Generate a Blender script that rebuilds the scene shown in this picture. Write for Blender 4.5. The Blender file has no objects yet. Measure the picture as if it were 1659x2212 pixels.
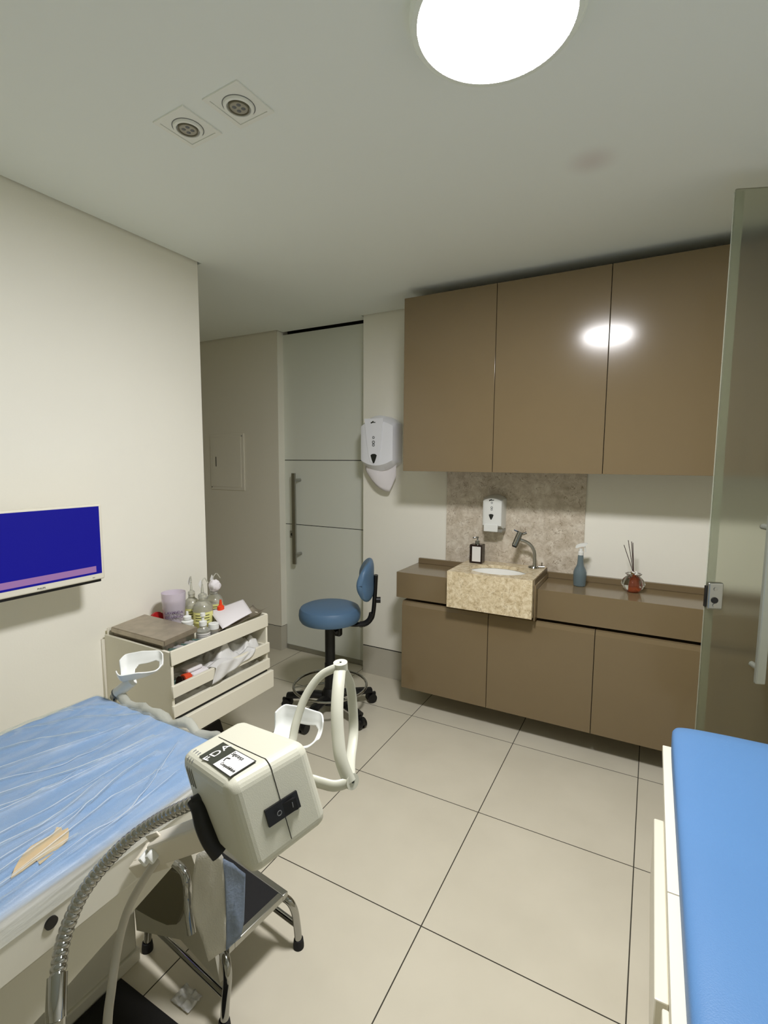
import bpy, bmesh, math, random
from mathutils import Vector, Matrix, Euler, noise
random.seed(7)
S = bpy.context.scene
C = S.collection
PI = math.pi
# ------------------------------------------------------------------ camera, exposure, light
cd = bpy.data.cameras.new('camera'); cam = bpy.data.objects.new('camera', cd); C.objects.link(cam); S.camera = cam
cd.sensor_fit = 'HORIZONTAL'; cd.sensor_width = 36.0; cd.lens = 1068.37 * 36.0 / 1659.0
cd.clip_start = 0.02; cd.clip_end = 60
yaw, pitch, roll = math.radians(-28.45541), math.radians(-5.84393686), math.radians(0.33424577)
fw = Vector((math.sin(yaw)*math.cos(pitch), math.cos(yaw)*math.cos(pitch), math.sin(pitch)))
r0 = Vector((math.cos(yaw), -math.sin(yaw), 0)); u0 = r0.cross(fw)
rt = r0*math.cos(roll) + u0*math.sin(roll); up = -r0*math.sin(roll) + u0*math.cos(roll)
M = Matrix((rt, up, -fw)).transposed().to_4x4(); M.translation = (0, 0, 1.505); cam.matrix_world = M
S.view_settings.view_transform = 'Standard'; S.view_settings.look = 'None'
S.view_settings.exposure = 0.0; S.view_settings.gamma = 1.0; S.view_settings.use_curve_mapping = False
LAMP_POWER = 178.0          # radiance of the round ceiling lamp's diffuser
S.cycles.diffuse_bounces = 10; S.cycles.max_bounces = 16; S.cycles.transparent_max_bounces = 16; S.cycles.glossy_bounces = 6
W = bpy.data.worlds.new('world'); S.world = W; W.use_nodes = True
W.node_tree.nodes['Background'].inputs[0].default_value = (0.8, 0.85, 0.8, 1); W.node_tree.nodes['Background'].inputs[1].default_value = 0.02

# ------------------------------------------------------------------ materials
def lin(c): return tuple(((v/255)/12.92 if v/255 <= 0.04045 else ((v/255+0.055)/1.055)**2.4) for v in c)
MATS = {}
def mat(name, rgb, rough=0.5, metal=0.0, bump=0.0, bscale=200, var=0.0, vscale=8, spec=0.5, trans=0.0, alpha=1.0, coat=0.0, sheen=0.0, ior=1.45):
    m = bpy.data.materials.new(name); m.use_nodes = True; nt = m.node_tree; b = nt.nodes['Principled BSDF']
    c = lin(rgb); b.inputs['Base Color'].default_value = (*c, 1); b.inputs['Roughness'].default_value = rough
    b.inputs['Metallic'].default_value = metal; b.inputs['Specular IOR Level'].default_value = spec
    b.inputs['Transmission Weight'].default_value = trans; b.inputs['Alpha'].default_value = alpha
    b.inputs['Coat Weight'].default_value = coat; b.inputs['Sheen Weight'].default_value = sheen; b.inputs['IOR'].default_value = ior
    tc = nt.nodes.new('ShaderNodeTexCoord')
    if var:
        n = nt.nodes.new('ShaderNodeTexNoise'); n.inputs['Scale'].default_value = vscale; n.inputs['Detail'].default_value = 5
        nt.links.new(tc.outputs['Object'], n.inputs['Vector'])
        r = nt.nodes.new('ShaderNodeValToRGB'); r.color_ramp.elements[0].position = .3; r.color_ramp.elements[1].position = .7
        r.color_ramp.elements[0].color = (*[v*(1-var) for v in c], 1); r.color_ramp.elements[1].color = (*[min(1, v*(1+var)) for v in c], 1)
        nt.links.new(n.outputs['Fac'], r.inputs['Fac']); nt.links.new(r.outputs['Color'], b.inputs['Base Color'])
    if bump:
        n = nt.nodes.new('ShaderNodeTexNoise'); n.inputs['Scale'].default_value = bscale; n.inputs['Detail'].default_value = 3
        nt.links.new(tc.outputs['Object'], n.inputs['Vector'])
        bp = nt.nodes.new('ShaderNodeBump'); bp.inputs['Strength'].default_value = bump; bp.inputs['Distance'].default_value = 0.002
        nt.links.new(n.outputs['Fac'], bp.inputs['Height']); nt.links.new(bp.outputs['Normal'], b.inputs['Normal'])
    MATS[name] = m; return m
def emis(name, rgb, strength, gloss=False):
    m = bpy.data.materials.new(name); m.use_nodes = True; b = m.node_tree.nodes['Principled BSDF']
    b.inputs['Base Color'].default_value = (0.01, 0.01, 0.01, 1); b.inputs['Roughness'].default_value = .5; b.inputs['Specular IOR Level'].default_value = .12
    b.inputs['Emission Color'].default_value = (*lin(rgb), 1); b.inputs['Emission Strength'].default_value = strength
    MATS[name] = m; return m
M_wall = mat('wall_paint', (240, 238, 226), .65, bump=.12, bscale=140, var=.015, vscale=2)
M_hall = mat('corridor_paint', (228, 224, 210), .65, bump=.1, bscale=140)
M_tilebase = mat('baseboard_tile', (190, 186, 172), .35)
M_black = mat('black_plastic', (14, 14, 14), .42)
M_gap = mat('dark_joint', (28, 26, 22), .8)
M_taupe = mat('taupe_lacquer', (123, 107, 80), .15, var=.01, spec=.5)
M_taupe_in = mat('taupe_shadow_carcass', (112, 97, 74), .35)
M_door = mat('door_lacquer', (220, 223, 213), .4)
M_alu = mat('brushed_aluminium', (176, 176, 170), .32, metal=1)
M_chrome = mat('chrome', (166, 166, 162), .09, metal=1)
M_steel = mat('dull_steel', (176, 166, 150), .42, metal=.75, var=.12, vscale=25, bump=.1)
M_white = mat('white_plastic', (226, 228, 224), .28)
M_lav = mat('cool_white_plastic', (234, 236, 242), .3)
M_cream = mat('cream_plastic', (196, 195, 178), .42, bump=.12, bscale=600)
M_cream2 = mat('cream_enamel', (204, 202, 188), .4)
M_cabw = mat('white_laminate', (226, 222, 205), .4)
M_ceram = mat('white_ceramic', (238, 238, 232), .1)
M_blue = mat('blue_vinyl', (82, 112, 142), .42, bump=.2, bscale=420)
M_blue2 = mat('light_blue_vinyl', (86, 128, 176), .42, bump=.25, bscale=500, var=.03, vscale=3)
M_skin = mat('beige_vinyl', (190, 168, 132), .55, var=.08, vscale=30)
M_rubber = mat('black_rubber', (18, 18, 20), .75, bump=.3, bscale=900)
M_mat = mat('black_floor_mat', (20, 19, 16), .9, bump=.4, bscale=500)
M_olive = mat('olive_vinyl_pad', (112, 108, 88), .5)
M_grey = mat('grey_lacquer', (196, 193, 178), .45)
M_lens = mat('led_lens', (168, 164, 148), .35)
M_glass = mat('clear_glass', (240, 245, 242), .02, trans=1)
M_cglass = mat('bottle_plastic_clear', (236, 236, 226), .18, trans=.75)
M_yel = mat('yellow_oil', (214, 208, 120), .12, trans=.55)
M_amber = mat('amber_liquid', (196, 92, 48), .1, trans=.6)
M_dkbrown = mat('brown_glass', (36, 22, 18), .15)
M_orange = mat('orange_plastic', (232, 66, 26), .35)
M_red = mat('red_plastic', (168, 22, 24), .4)
M_pinkbox = mat('orange_lid', (205, 72, 40), .4)
M_lilac = mat('lilac_glass', (232, 224, 234), .2, trans=.4)
M_teal = mat('teal_bottle_glass', (128, 146, 152), .14, trans=.45)
M_label = mat('paper_label', (228, 226, 222), .7)
M_ylabel = mat('yellow_label', (232, 230, 150), .7)
M_ink = mat('dark_ink', (30, 32, 26), .6)
M_greyink = mat('grey_ink', (110, 112, 112), .6)
M_paper = mat('white_paper', (226, 222, 224), .8)
M_poly = mat('clear_packaging', (236, 236, 234), .32, trans=.2, bump=.4, bscale=60)
M_tealpk = mat('teal_packaging', (120, 150, 142), .4)
M_darkpk = mat('dark_contents', (44, 50, 50), .6)
M_gold = mat('gold_metal', (176, 140, 80), .25, metal=1)
M_stick = mat('reed_stick', (60, 34, 30), .7)
M_cable = mat('grey_cable', (176, 172, 160), .5)
M_offwhite = mat('off_white_metal', (214, 208, 192), .4)
M_sheetw = mat('nonwoven_sheet', (200, 198, 188), .85, bump=.5, bscale=300, alpha=.93)
M_sheetb = mat('blue_film_sheet', (124, 138, 158), .5, bump=.7, bscale=160, alpha=.82)
M_glow = emis('lamp_diffuser', (254, 252, 254), LAMP_POWER)
M_satin = mat('satin_grey_metal', (168, 172, 162), .4, metal=.6)
M_bezel = mat('tv_bezel', (226, 222, 206), .35)

def node_floor():
    m = bpy.data.materials.new('porcelain_floor_tile'); m.use_nodes = True; nt = m.node_tree; b = nt.nodes['Principled BSDF']
    N = nt.nodes.new; L = nt.links.new
    tc = N('ShaderNodeTexCoord'); sx = N('ShaderNodeSeparateXYZ'); L(tc.outputs['Object'], sx.inputs[0])
    def grid(out, off):
        a = N('ShaderNodeMath'); a.operation = 'SUBTRACT'; L(out, a.inputs[0]); a.inputs[1].default_value = off
        p = N('ShaderNodeMath'); p.operation = 'PINGPONG'; L(a.outputs[0], p.inputs[0]); p.inputs[1].default_value = .3
        g = N('ShaderNodeMath'); g.operation = 'LESS_THAN'; L(p.outputs[0], g.inputs[0]); g.inputs[1].default_value = .0019
        return g
    gx = grid(sx.outputs[0], -.585); gy = grid(sx.outputs[1], 1.3495)
    mx = N('ShaderNodeMath'); mx.operation = 'MAXIMUM'; L(gx.outputs[0], mx.inputs[0]); L(gy.outputs[0], mx.inputs[1])
    n = N('ShaderNodeTexNoise'); n.inputs['Scale'].default_value = 3; n.inputs['Detail'].default_value = 6; L(tc.outputs['Object'], n.inputs['Vector'])
    r = N('ShaderNodeValToRGB'); r.color_ramp.elements[0].position = .35; r.color_ramp.elements[1].position = .65
    r.color_ramp.elements[0].color = (*lin((205, 199, 180)), 1); r.color_ramp.elements[1].color = (*lin((212, 206, 187)), 1)
    L(n.outputs['Fac'], r.inputs['Fac'])
    mix = N('ShaderNodeMix'); mix.data_type = 'RGBA'; L(mx.outputs[0], mix.inputs['Factor']); L(r.outputs['Color'], mix.inputs['A']); mix.inputs['B'].default_value = (*lin((58, 54, 44)), 1)
    L(mix.outputs['Result'], b.inputs['Base Color'])
    rr = N('ShaderNodeMath'); rr.operation = 'MULTIPLY_ADD'; L(mx.outputs[0], rr.inputs[0]); rr.inputs[1].default_value = .5; rr.inputs[2].default_value = .3; L(rr.outputs[0], b.inputs['Roughness'])
    bp = N('ShaderNodeBump'); bp.inputs['Strength'].default_value = .5; bp.inputs['Distance'].default_value = .001; bp.invert = True
    L(mx.outputs[0], bp.inputs['Height']); L(bp.outputs['Normal'], b.inputs['Normal'])
    b.inputs['Specular IOR Level'].default_value = .4
    return m
M_floor = node_floor()
def node_ceiling():
    m = bpy.data.materials.new('ceiling_paint'); m.use_nodes = True; nt = m.node_tree; b = nt.nodes['Principled BSDF']
    N = nt.nodes.new; L = nt.links.new
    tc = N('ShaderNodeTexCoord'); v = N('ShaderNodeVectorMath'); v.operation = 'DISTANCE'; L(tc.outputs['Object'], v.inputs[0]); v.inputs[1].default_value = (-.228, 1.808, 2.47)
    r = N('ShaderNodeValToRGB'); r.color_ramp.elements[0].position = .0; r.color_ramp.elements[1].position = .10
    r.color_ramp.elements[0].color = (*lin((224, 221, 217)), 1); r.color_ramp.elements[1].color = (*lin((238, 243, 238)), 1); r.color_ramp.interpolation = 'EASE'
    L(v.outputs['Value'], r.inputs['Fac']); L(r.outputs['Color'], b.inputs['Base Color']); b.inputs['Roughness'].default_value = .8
    return m
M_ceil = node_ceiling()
def node_marble(name, c1, c2, c3, sc=9):
    m = bpy.data.materials.new(name); m.use_nodes = True; nt = m.node_tree; b = nt.nodes['Principled BSDF']
    N = nt.nodes.new; L = nt.links.new
    tc = N('ShaderNodeTexCoord')
    n0 = N('ShaderNodeTexNoise'); n0.inputs['Scale'].default_value = sc; n0.inputs['Detail'].default_value = 8; n0.inputs['Roughness'].default_value = .78; n0.inputs['Distortion'].default_value = .35
    L(tc.outputs['Object'], n0.inputs['Vector'])
    r = N('ShaderNodeValToRGB'); e = r.color_ramp.elements; e[0].position = .36; e[0].color = (*lin(c2), 1); e[1].position = .62; e[1].color = (*lin(c3), 1)
    k = e.new(.5); k.color = (*lin(c1), 1); L(n0.outputs['Fac'], r.inputs['Fac'])
    n1 = N('ShaderNodeTexNoise'); n1.inputs['Scale'].default_value = sc*.9; n1.inputs['Detail'].default_value = 5; n1.inputs['Distortion'].default_value = .8; L(tc.outputs['Object'], n1.inputs['Vector'])
    ab = N('ShaderNodeMath'); ab.operation = 'SUBTRACT'; L(n1.outputs['Fac'], ab.inputs[0]); ab.inputs[1].default_value = .5
    ab2 = N('ShaderNodeMath'); ab2.operation = 'ABSOLUTE'; L(ab.outputs[0], ab2.inputs[0])
    n2 = N('ShaderNodeTexNoise'); n2.inputs['Scale'].default_value = sc*.6; L(tc.outputs['Object'], n2.inputs['Vector'])
    th = N('ShaderNodeMath'); th.operation = 'MULTIPLY_ADD'; L(n2.outputs['Fac'], th.inputs[0]); th.inputs[1].default_value = .03; th.inputs[2].default_value = -.010
    lt = N('ShaderNodeMath'); lt.operation = 'LESS_THAN'; L(ab2.outputs[0], lt.inputs[0]); L(th.outputs[0], lt.inputs[1])
    ml = N('ShaderNodeMath'); ml.operation = 'MULTIPLY'; L(lt.outputs[0], ml.inputs[0]); ml.inputs[1].default_value = .62
    mix = N('ShaderNodeMix'); mix.data_type = 'RGBA'; L(ml.outputs[0], mix.inputs['Factor']); L(r.outputs['Color'], mix.inputs['A']); mix.inputs['B'].default_value = (*lin((118, 98, 70)), 1)
    L(mix.outputs['Result'], b.inputs['Base Color']); b.inputs['Roughness'].default_value = .22
    return m
M_marble = node_marble('beige_marble', (218, 202, 168), (186, 166, 130), (236, 224, 196), 34)
M_marblew = node_marble('grey_beige_marble', (204, 193, 175), (182, 170, 150), (222, 214, 198), 20)
def node_frost():
    m = bpy.data.materials.new('frosted_glass'); m.use_nodes = True; nt = m.node_tree; b = nt.nodes['Principled BSDF']
    N = nt.nodes.new; L = nt.links.new
    b.inputs['Base Color'].default_value = (*lin((218, 220, 208)), 1); b.inputs['Transmission Weight'].default_value = .94; b.inputs['Roughness'].default_value = .30; b.inputs['IOR'].default_value = 1.12
    t = N('ShaderNodeBsdfTransparent'); t.inputs[0].default_value = (*lin((214, 216, 204)), 1)
    x = N('ShaderNodeMixShader'); x.inputs[0].default_value = .3; L(b.outputs[0], x.inputs[1]); L(t.outputs[0], x.inputs[2])
    L(x.outputs[0], nt.nodes['Material Output'].inputs[0]); return m
M_frost = node_frost()
def node_film():
    m = bpy.data.materials.new('wrinkled_clear_film'); m.use_nodes = True; nt = m.node_tree; b = nt.nodes['Principled BSDF']
    N = nt.nodes.new; L = nt.links.new
    b.inputs['Base Color'].default_value = (*lin((226, 228, 222)), 1); b.inputs['Roughness'].default_value = .33
    tc = N('ShaderNodeTexCoord'); mp = N('ShaderNodeMapping'); mp.inputs['Scale'].default_value = (26, 5, 20); mp.inputs['Rotation'].default_value = (0, 0, .12); L(tc.outputs['Object'], mp.inputs[0])
    n = N('ShaderNodeTexNoise'); n.inputs['Scale'].default_value = 1.6; n.inputs['Detail'].default_value = 6; n.inputs['Distortion'].default_value = .6; L(mp.outputs[0], n.inputs['Vector'])
    r = N('ShaderNodeValToRGB'); e = r.color_ramp.elements; e[0].position = .42; e[0].color = (.07, .07, .07, 1); e[1].position = .78; e[1].color = (.24, .24, .24, 1)
    L(n.outputs['Fac'], r.inputs['Fac'])
    sz = N('ShaderNodeSeparateXYZ'); L(tc.outputs['Object'], sz.inputs[0])      # the hem is gathered: several layers of film
    hz_ = N('ShaderNodeMapRange'); hz_.inputs[1].default_value = .782; hz_.inputs[2].default_value = .762; hz_.inputs[3].default_value = 0; hz_.inputs[4].default_value = .62; L(sz.outputs[2], hz_.inputs[0])
    ad = N('ShaderNodeMath'); ad.operation = 'ADD'; ad.use_clamp = True; L(r.outputs['Color'], ad.inputs[0]); L(hz_.outputs[0], ad.inputs[1])
    bp = N('ShaderNodeBump'); bp.inputs['Strength'].default_value = .6; bp.inputs['Distance'].default_value = .004; L(n.outputs['Fac'], bp.inputs['Height']); L(bp.outputs['Normal'], b.inputs['Normal'])
    t = N('ShaderNodeBsdfTransparent'); t.inputs[0].default_value = (.93, .95, .94, 1)
    x = N('ShaderNodeMixShader'); L(ad.outputs[0], x.inputs[0]); L(t.outputs[0], x.inputs[1]); L(b.outputs[0], x.inputs[2])
    L(x.outputs[0], nt.nodes['Material Output'].inputs[0]); return m
M_film = node_film()
M_filmedge = mat('gathered_film', (190, 192, 182), .4, alpha=.6, bump=.6, bscale=120)
M_towel = mat('blue_towel', (118, 150, 192), .9, bump=.5, bscale=450, var=.05, vscale=14, sheen=.2)

# ------------------------------------------------------------------ mesh helpers
def place(o, name, m, parent=None):
    o.data.materials.append(m) if not o.data.materials else None
    C.objects.link(o)
    if parent: o.parent = parent
    return o
def obj(name, bm, m, parent=None, smooth=True, ang=35):
    bmesh.ops.recalc_face_normals(bm, faces=bm.faces); me = bpy.data.meshes.new(name); bm.to_mesh(me); bm.free()
    if smooth:      # large planar faces between bevels stay flat
        ar = sorted(p.area for p in me.polygons); med = ar[len(ar)//2] if ar else 0
        flat = [p.index for p in me.polygons if len(ar) < 900 and p.area > 12*med and p.area > .009*ar[-1]]
        try: me.set_sharp_from_angle(angle=math.radians(ang))
        except Exception:
            for p in me.polygons: p.use_smooth = True
        for i in flat: me.polygons[i].use_smooth = False
    for k in (m if isinstance(m, (list, tuple)) else [m]): me.materials.append(k)
    o = bpy.data.objects.new(name, me); C.objects.link(o)
    if parent:
        o.parent = parent; o.matrix_parent_inverse = Matrix.Identity(4)
        o.matrix_basis = parent_world(parent).inverted()
    return o
WORLD = {}
def parent_world(o):
    m = o.matrix_basis.copy(); p = o.parent
    while p: m = p.matrix_basis @ m; p = p.parent
    return m
def tag(o, label=None, cat=None, group=None, kind=None):
    if label: o['label'] = label
    if cat: o['category'] = cat
    if group: o['group'] = group
    if kind: o['kind'] = kind
    return o
def thing(name, label, cat, loc=(0, 0, 0), rz=0, group=None):
    o = bpy.data.objects.new(name, None); C.objects.link(o); o.location = loc; o.rotation_euler = (0, 0, rz)
    o.empty_display_size = .1
    return tag(o, label, cat, group)
def struct(name, bm, m, parent=None, **k):
    o = obj(name, bm, m, parent, **k)
    if not parent: o['kind'] = 'structure'
    return o
def add_box(bm, x0, x1, y0, y1, z0, z1, bev=0, seg=2, mtx=None):
    r = bmesh.ops.create_cube(bm, size=1); vs = r['verts']
    for v in vs: v.co = Vector(((x0+x1)/2 + v.co.x*(x1-x0), (y0+y1)/2 + v.co.y*(y1-y0), (z0+z1)/2 + v.co.z*(z1-z0)))
    if bev:
        es = list({e for v in vs for e in v.link_edges})
        rr = bmesh.ops.bevel(bm, geom=es, offset=bev, segments=seg, affect='EDGES', profile=.5); vs = list({v for f in rr['faces'] for v in f.verts} | {v for v in vs if v.is_valid})
    vs = [v for v in vs if v.is_valid]
    if mtx:
        for v in vs: v.co = mtx @ v.co
    return vs
def bx(x0, x1, y0, y1, z0, z1, bev=0, seg=2, mtx=None):
    bm = bmesh.new(); add_box(bm, x0, x1, y0, y1, z0, z1, bev, seg, mtx); return bm
def smooth_path(pts, n=8):
    P = [Vector(p) for p in pts]
    if len(P) < 3: return P
    out = []
    Q = [P[0]*2-P[1]] + P + [P[-1]*2-P[-2]]
    for i in range(1, len(Q)-2):
        a, b, c, d = Q[i-1:i+3]
        for k in range(n):
            t = k/n; out.append(.5*((2*b)+(-a+c)*t+(2*a-5*b+4*c-d)*t*t+(-a+3*b-3*c+d)*t**3))
    out.append(P[-1]); return out
def add_tube(bm, pts, r, seg=12, caps=True, closed=False, rfun=None, flat=None, up0=None):
    pts = [Vector(p) for p in pts]; n = len(pts); rings = []
    T = []
    for i in range(n):
        a = pts[(i-1) % n] if (closed or i > 0) else pts[i]; b = pts[(i+1) % n] if (closed or i < n-1) else pts[i]
        T.append((b-a).normalized())
    ref = Vector(up0) if up0 else (Vector((0, 0, 1)) if abs(T[0].z) < .9 else Vector((1, 0, 0)))
    nrm = (ref - T[0]*ref.dot(T[0])).normalized()
    for i in range(n):
        nrm = (nrm - T[i]*nrm.dot(T[i])).normalized(); bi = T[i].cross(nrm)
        rr = rfun(i/(n-1)) if rfun else r
        ra, rb = (rr*flat[0], rr*flat[1]) if flat else (rr, rr)
        rings.append([bm.verts.new(pts[i] + nrm*(math.cos(2*PI*k/seg)*ra) + bi*(math.sin(2*PI*k/seg)*rb)) for k in range(seg)])
    for i in range(n if closed else n-1):
        A, B = rings[i], rings[(i+1) % n]
        for k in range(seg): bm.faces.new((A[k], A[(k+1) % seg], B[(k+1) % seg], B[k]))
    if caps and not closed:
        bm.faces.new(rings[0]); bm.faces.new(rings[-1][::-1])
def tube(pts, r, sm=0, **k):
    bm = bmesh.new(); add_tube(bm, smooth_path(pts, sm) if sm else pts, r, **k); return bm
def add_lathe(bm, prof, c=(0, 0, 0), seg=32, sx=1, sy=1, mtx=None):
    rings = []; c = Vector(c)
    for r, z in prof:
        if r < 1e-6: rings.append([bm.verts.new(Vector((0, 0, z)))])
        else: rings.append([bm.verts.new(Vector((math.cos(2*PI*k/seg)*r*sx, math.sin(2*PI*k/seg)*r*sy, z))) for k in range(seg)])
    for A, B in zip(rings, rings[1:]):
        if len(A) == 1 and len(B) == 1: continue
        for k in range(seg):
            if len(A) == 1: bm.faces.new((A[0], B[k], B[(k+1) % seg]))
            elif len(B) == 1: bm.faces.new((A[k], A[(k+1) % seg], B[0]))
            else: bm.faces.new((A[k], A[(k+1) % seg], B[(k+1) % seg], B[k]))
    for R in rings:
        for v in R: v.co = (mtx @ v.co if mtx else v.co) + c
def lathe(prof, c=(0, 0, 0), seg=32, sx=1, sy=1, mtx=None):
    bm = bmesh.new(); add_lathe(bm, prof, c, seg, sx, sy, mtx); return bm
def add_prism(bm, poly, d, origin=(0, 0, 0), ux=(1, 0, 0), uy=(0, 0, 1)):
    """poly in (ux,uy) plane extruded by the vector d"""
    o = Vector(origin); ux = Vector(ux); uy = Vector(uy); d = Vector(d)
    a = [bm.verts.new(o+ux*p[0]+uy*p[1]) for p in poly]; b = [bm.verts.new(v.co+d) for v in a]
    bm.faces.new(a); bm.faces.new(b[::-1])
    for i in range(len(a)): bm.faces.new((a[i], b[i], b[(i+1) % len(a)], a[(i+1) % len(a)]))
def prism(poly, d, **k):
    bm = bmesh.new(); add_prism(bm, poly, d, **k); return bm
def rrect(x0, x1, y0, y1, r, n=5):
    o = []
    for cx, cy, a in ((x1-r, y1-r, 0), (x0+r, y1-r, 90), (x0+r, y0+r, 180), (x1-r, y0+r, 270)):
        for k in range(n+1):
            t = math.radians(a+90*k/n); o.append((cx+r*math.cos(t), cy+r*math.sin(t)))
    return o
def grid_bm(nu, nv, f):
    bm = bmesh.new(); V = [[bm.verts.new(f(i/nu, j/nv)) for j in range(nv+1)] for i in range(nu+1)]
    for i in range(nu):
        for j in range(nv): bm.faces.new((V[i][j], V[i+1][j], V[i+1][j+1], V[i][j+1]))
    return bm
def solid(o, t):
    md = o.modifiers.new('solidify', 'SOLIDIFY'); md.thickness = t; md.offset = 0; return o
def text(name, s, size, mtx, m, parent=None, ext=.0003, align='CENTER', sx=1.0):
    cu = bpy.data.curves.new(name, 'FONT'); cu.body = s; cu.size = size; cu.extrude = ext; cu.align_x = align; cu.align_y = 'CENTER'; cu.resolution_u = 3
    tmp = bpy.data.objects.new(name, cu); C.objects.link(tmp)
    dg = bpy.context.evaluated_depsgraph_get(); me = bpy.data.meshes.new_from_object(tmp.evaluated_get(dg))
    bpy.data.objects.remove(tmp); bpy.data.curves.remove(cu)
    me.transform(mtx @ Matrix.Diagonal((sx, 1, 1, 1))); me.materials.clear(); me.materials.append(m); me.name = name
    o = bpy.data.objects.new(name, me); C.objects.link(o)
    if parent: o.parent = parent; o.matrix_basis = parent_world(parent).inverted()
    return o
def frame(o, x, y):
    """matrix with origin o, local x, local y (text plane)"""
    x = Vector(x).normalized(); y = Vector(y); z = x.cross(y).normalized(); y = z.cross(x)
    m = Matrix((x, y, z)).transposed().to_4x4(); m.translation = o; return m

# ------------------------------------------------------------------ room shell
ZC = 2.47
XL, YL = -2.027, 1.797       # left wall plane and where it ends
YB = 2.935                   # wall behind the cabinets
XR = 1.15; YN = -2.6
struct('floor', bx(-4.4, XR+.1, YN-.1, 3.4, -.06, 0), M_floor)
# ceiling: plaster sheet with a 12 mm shadow gap to the walls, slab above
g = .014
poly = [(XL+g, YN), (XR-g, YN), (XR-g, YB-g), (-1.755-g, YB-g), (-1.755-g, 3.03-g), (-2.527+g, 3.03-g), (-2.527+g, 2.962-g), (-4.3, 2.962-g), (-4.3, YL+g), (XL+g, YL+g)]
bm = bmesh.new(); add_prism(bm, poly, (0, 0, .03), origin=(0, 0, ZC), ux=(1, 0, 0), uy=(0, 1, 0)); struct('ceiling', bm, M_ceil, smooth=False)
struct('ceiling_slab', bx(-4.4, XR+.1, YN-.1, 3.4, ZC+.045, ZC+.1), M_wall)
ZT = ZC+.045
struct('wall_left', bx(XL-.14, XL, YN, YL, 0.213, ZT), M_wall)
struct('wall_back', bx(-1.755, XR, YB, YB+.3, 0.207, ZT), M_wall)
struct('wall_back_left', bx(-4.3, -2.527, 2.962, 3.4, 0.2, ZT), M_hall)
struct('wall_right', bx(XR, XR+.1, YN, 3.2, 0, ZT), M_wall)
struct('wall_front', bx(-4.3, XR, YN-.1, YN, 0, ZT), M_wall)
struct('wall_corridor_end', bx(-4.4, -4.3, YN-.1, 3.4, 0, ZT), M_hall)
struct('wall_corridor_side', bx(-4.3, XL-.14, YL-.14, YL, 0, ZT), M_hall)
struct('baseboard_left', bx(XL-.14, XL+.001, YN, YL+.001, 0, .205), M_tilebase)
struct('baseboard_back', bx(-1.755, XR, YB-.001, YB+.3, 0, .2), M_tilebase)
struct('baseboard_back_left', bx(-4.3, -2.5265, 2.961, 3.4, 0, .195), M_tilebase)
struct('trim_1', bx(XL-.14, XL-.002, YN, YL-.002, .205, .213), M_gap)
struct('trim_2', bx(-1.754, XR, YB+.002, YB+.3, .2, .207), M_gap)
struct('trim_3', bx(-4.3, -2.529, 2.964, 3.4, .195, .2), M_gap)
struct('wall_behind_door', bx(-2.6, -1.7, 3.09, 3.4, 0, ZT), M_gap)

# entry door: tall white sliding leaf with two grooves
d = bpy.data.objects.new('door_1', None); C.objects.link(d); d.location = (-2.14, 3.03, 0); d['kind'] = 'structure'
def dobj(n, bm, m, **k): return obj(n, bm, m, d, **k)
for z0, z1 in ((.037, 1.0105), (1.0155, 1.508), (1.513, 2.452)):
    dobj('door_panel', bx(-2.524, -1.762, 3.03, 3.06, z0, z1, .001, 1), M_door)
dobj('door_core', bx(-2.524, -1.762, 3.034, 3.058, .037, 2.452), M_gap)
dobj('door_sill_strip', bx(-2.518, -1.766, 3.026, 3.058, .004, .037), M_alu)
h = dobj('door_handle', bx(-2.411, -2.378, 2.968, 2.984, .712, 1.412, .002), M_alu)
for z in (.79, 1.36):
    obj('handle_standoff', tube([(-2.385, 2.978, z), (-2.372, 3.03, z)], .011), M_alu, h)
lk = dobj('door_lock', bx(-2.478, -2.42, 3.022, 3.031, .905, .962, .003), M_alu)
obj('lock_cylinder', tube([(-2.45, 3.023, .934), (-2.45, 3.016, .934)], .012), M_black, lk)
struct('trim_4', bx(-2.5275, -2.523, 2.9635, 3.032, 0.2, 2.47, .0), M_wall)

# electrical panel cover
t = thing('electrical_panel', 'flush white electrical panel cover on the grey corridor wall left of the door', 'panel cover', (-3.06, 2.962, 1.5))
obj('cover', bx(-3.25, -2.875, 2.954, 2.963, 1.265, 1.72, .002), M_hall, t)
obj('door_leaf', bx(-3.225, -2.905, 2.951, 2.9545, 1.29, 1.695, .001), M_hall, t)
obj('latch_slot', bx(-3.185, -3.178, 2.9495, 2.9515, 1.455, 1.535), M_ink, t)
for x, z in ((-2.892, 1.70), (-3.238, 1.285)):
    obj('screw', tube([(x, 2.955, z), (x, 2.951, z)], .005), M_greyink, t)

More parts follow.
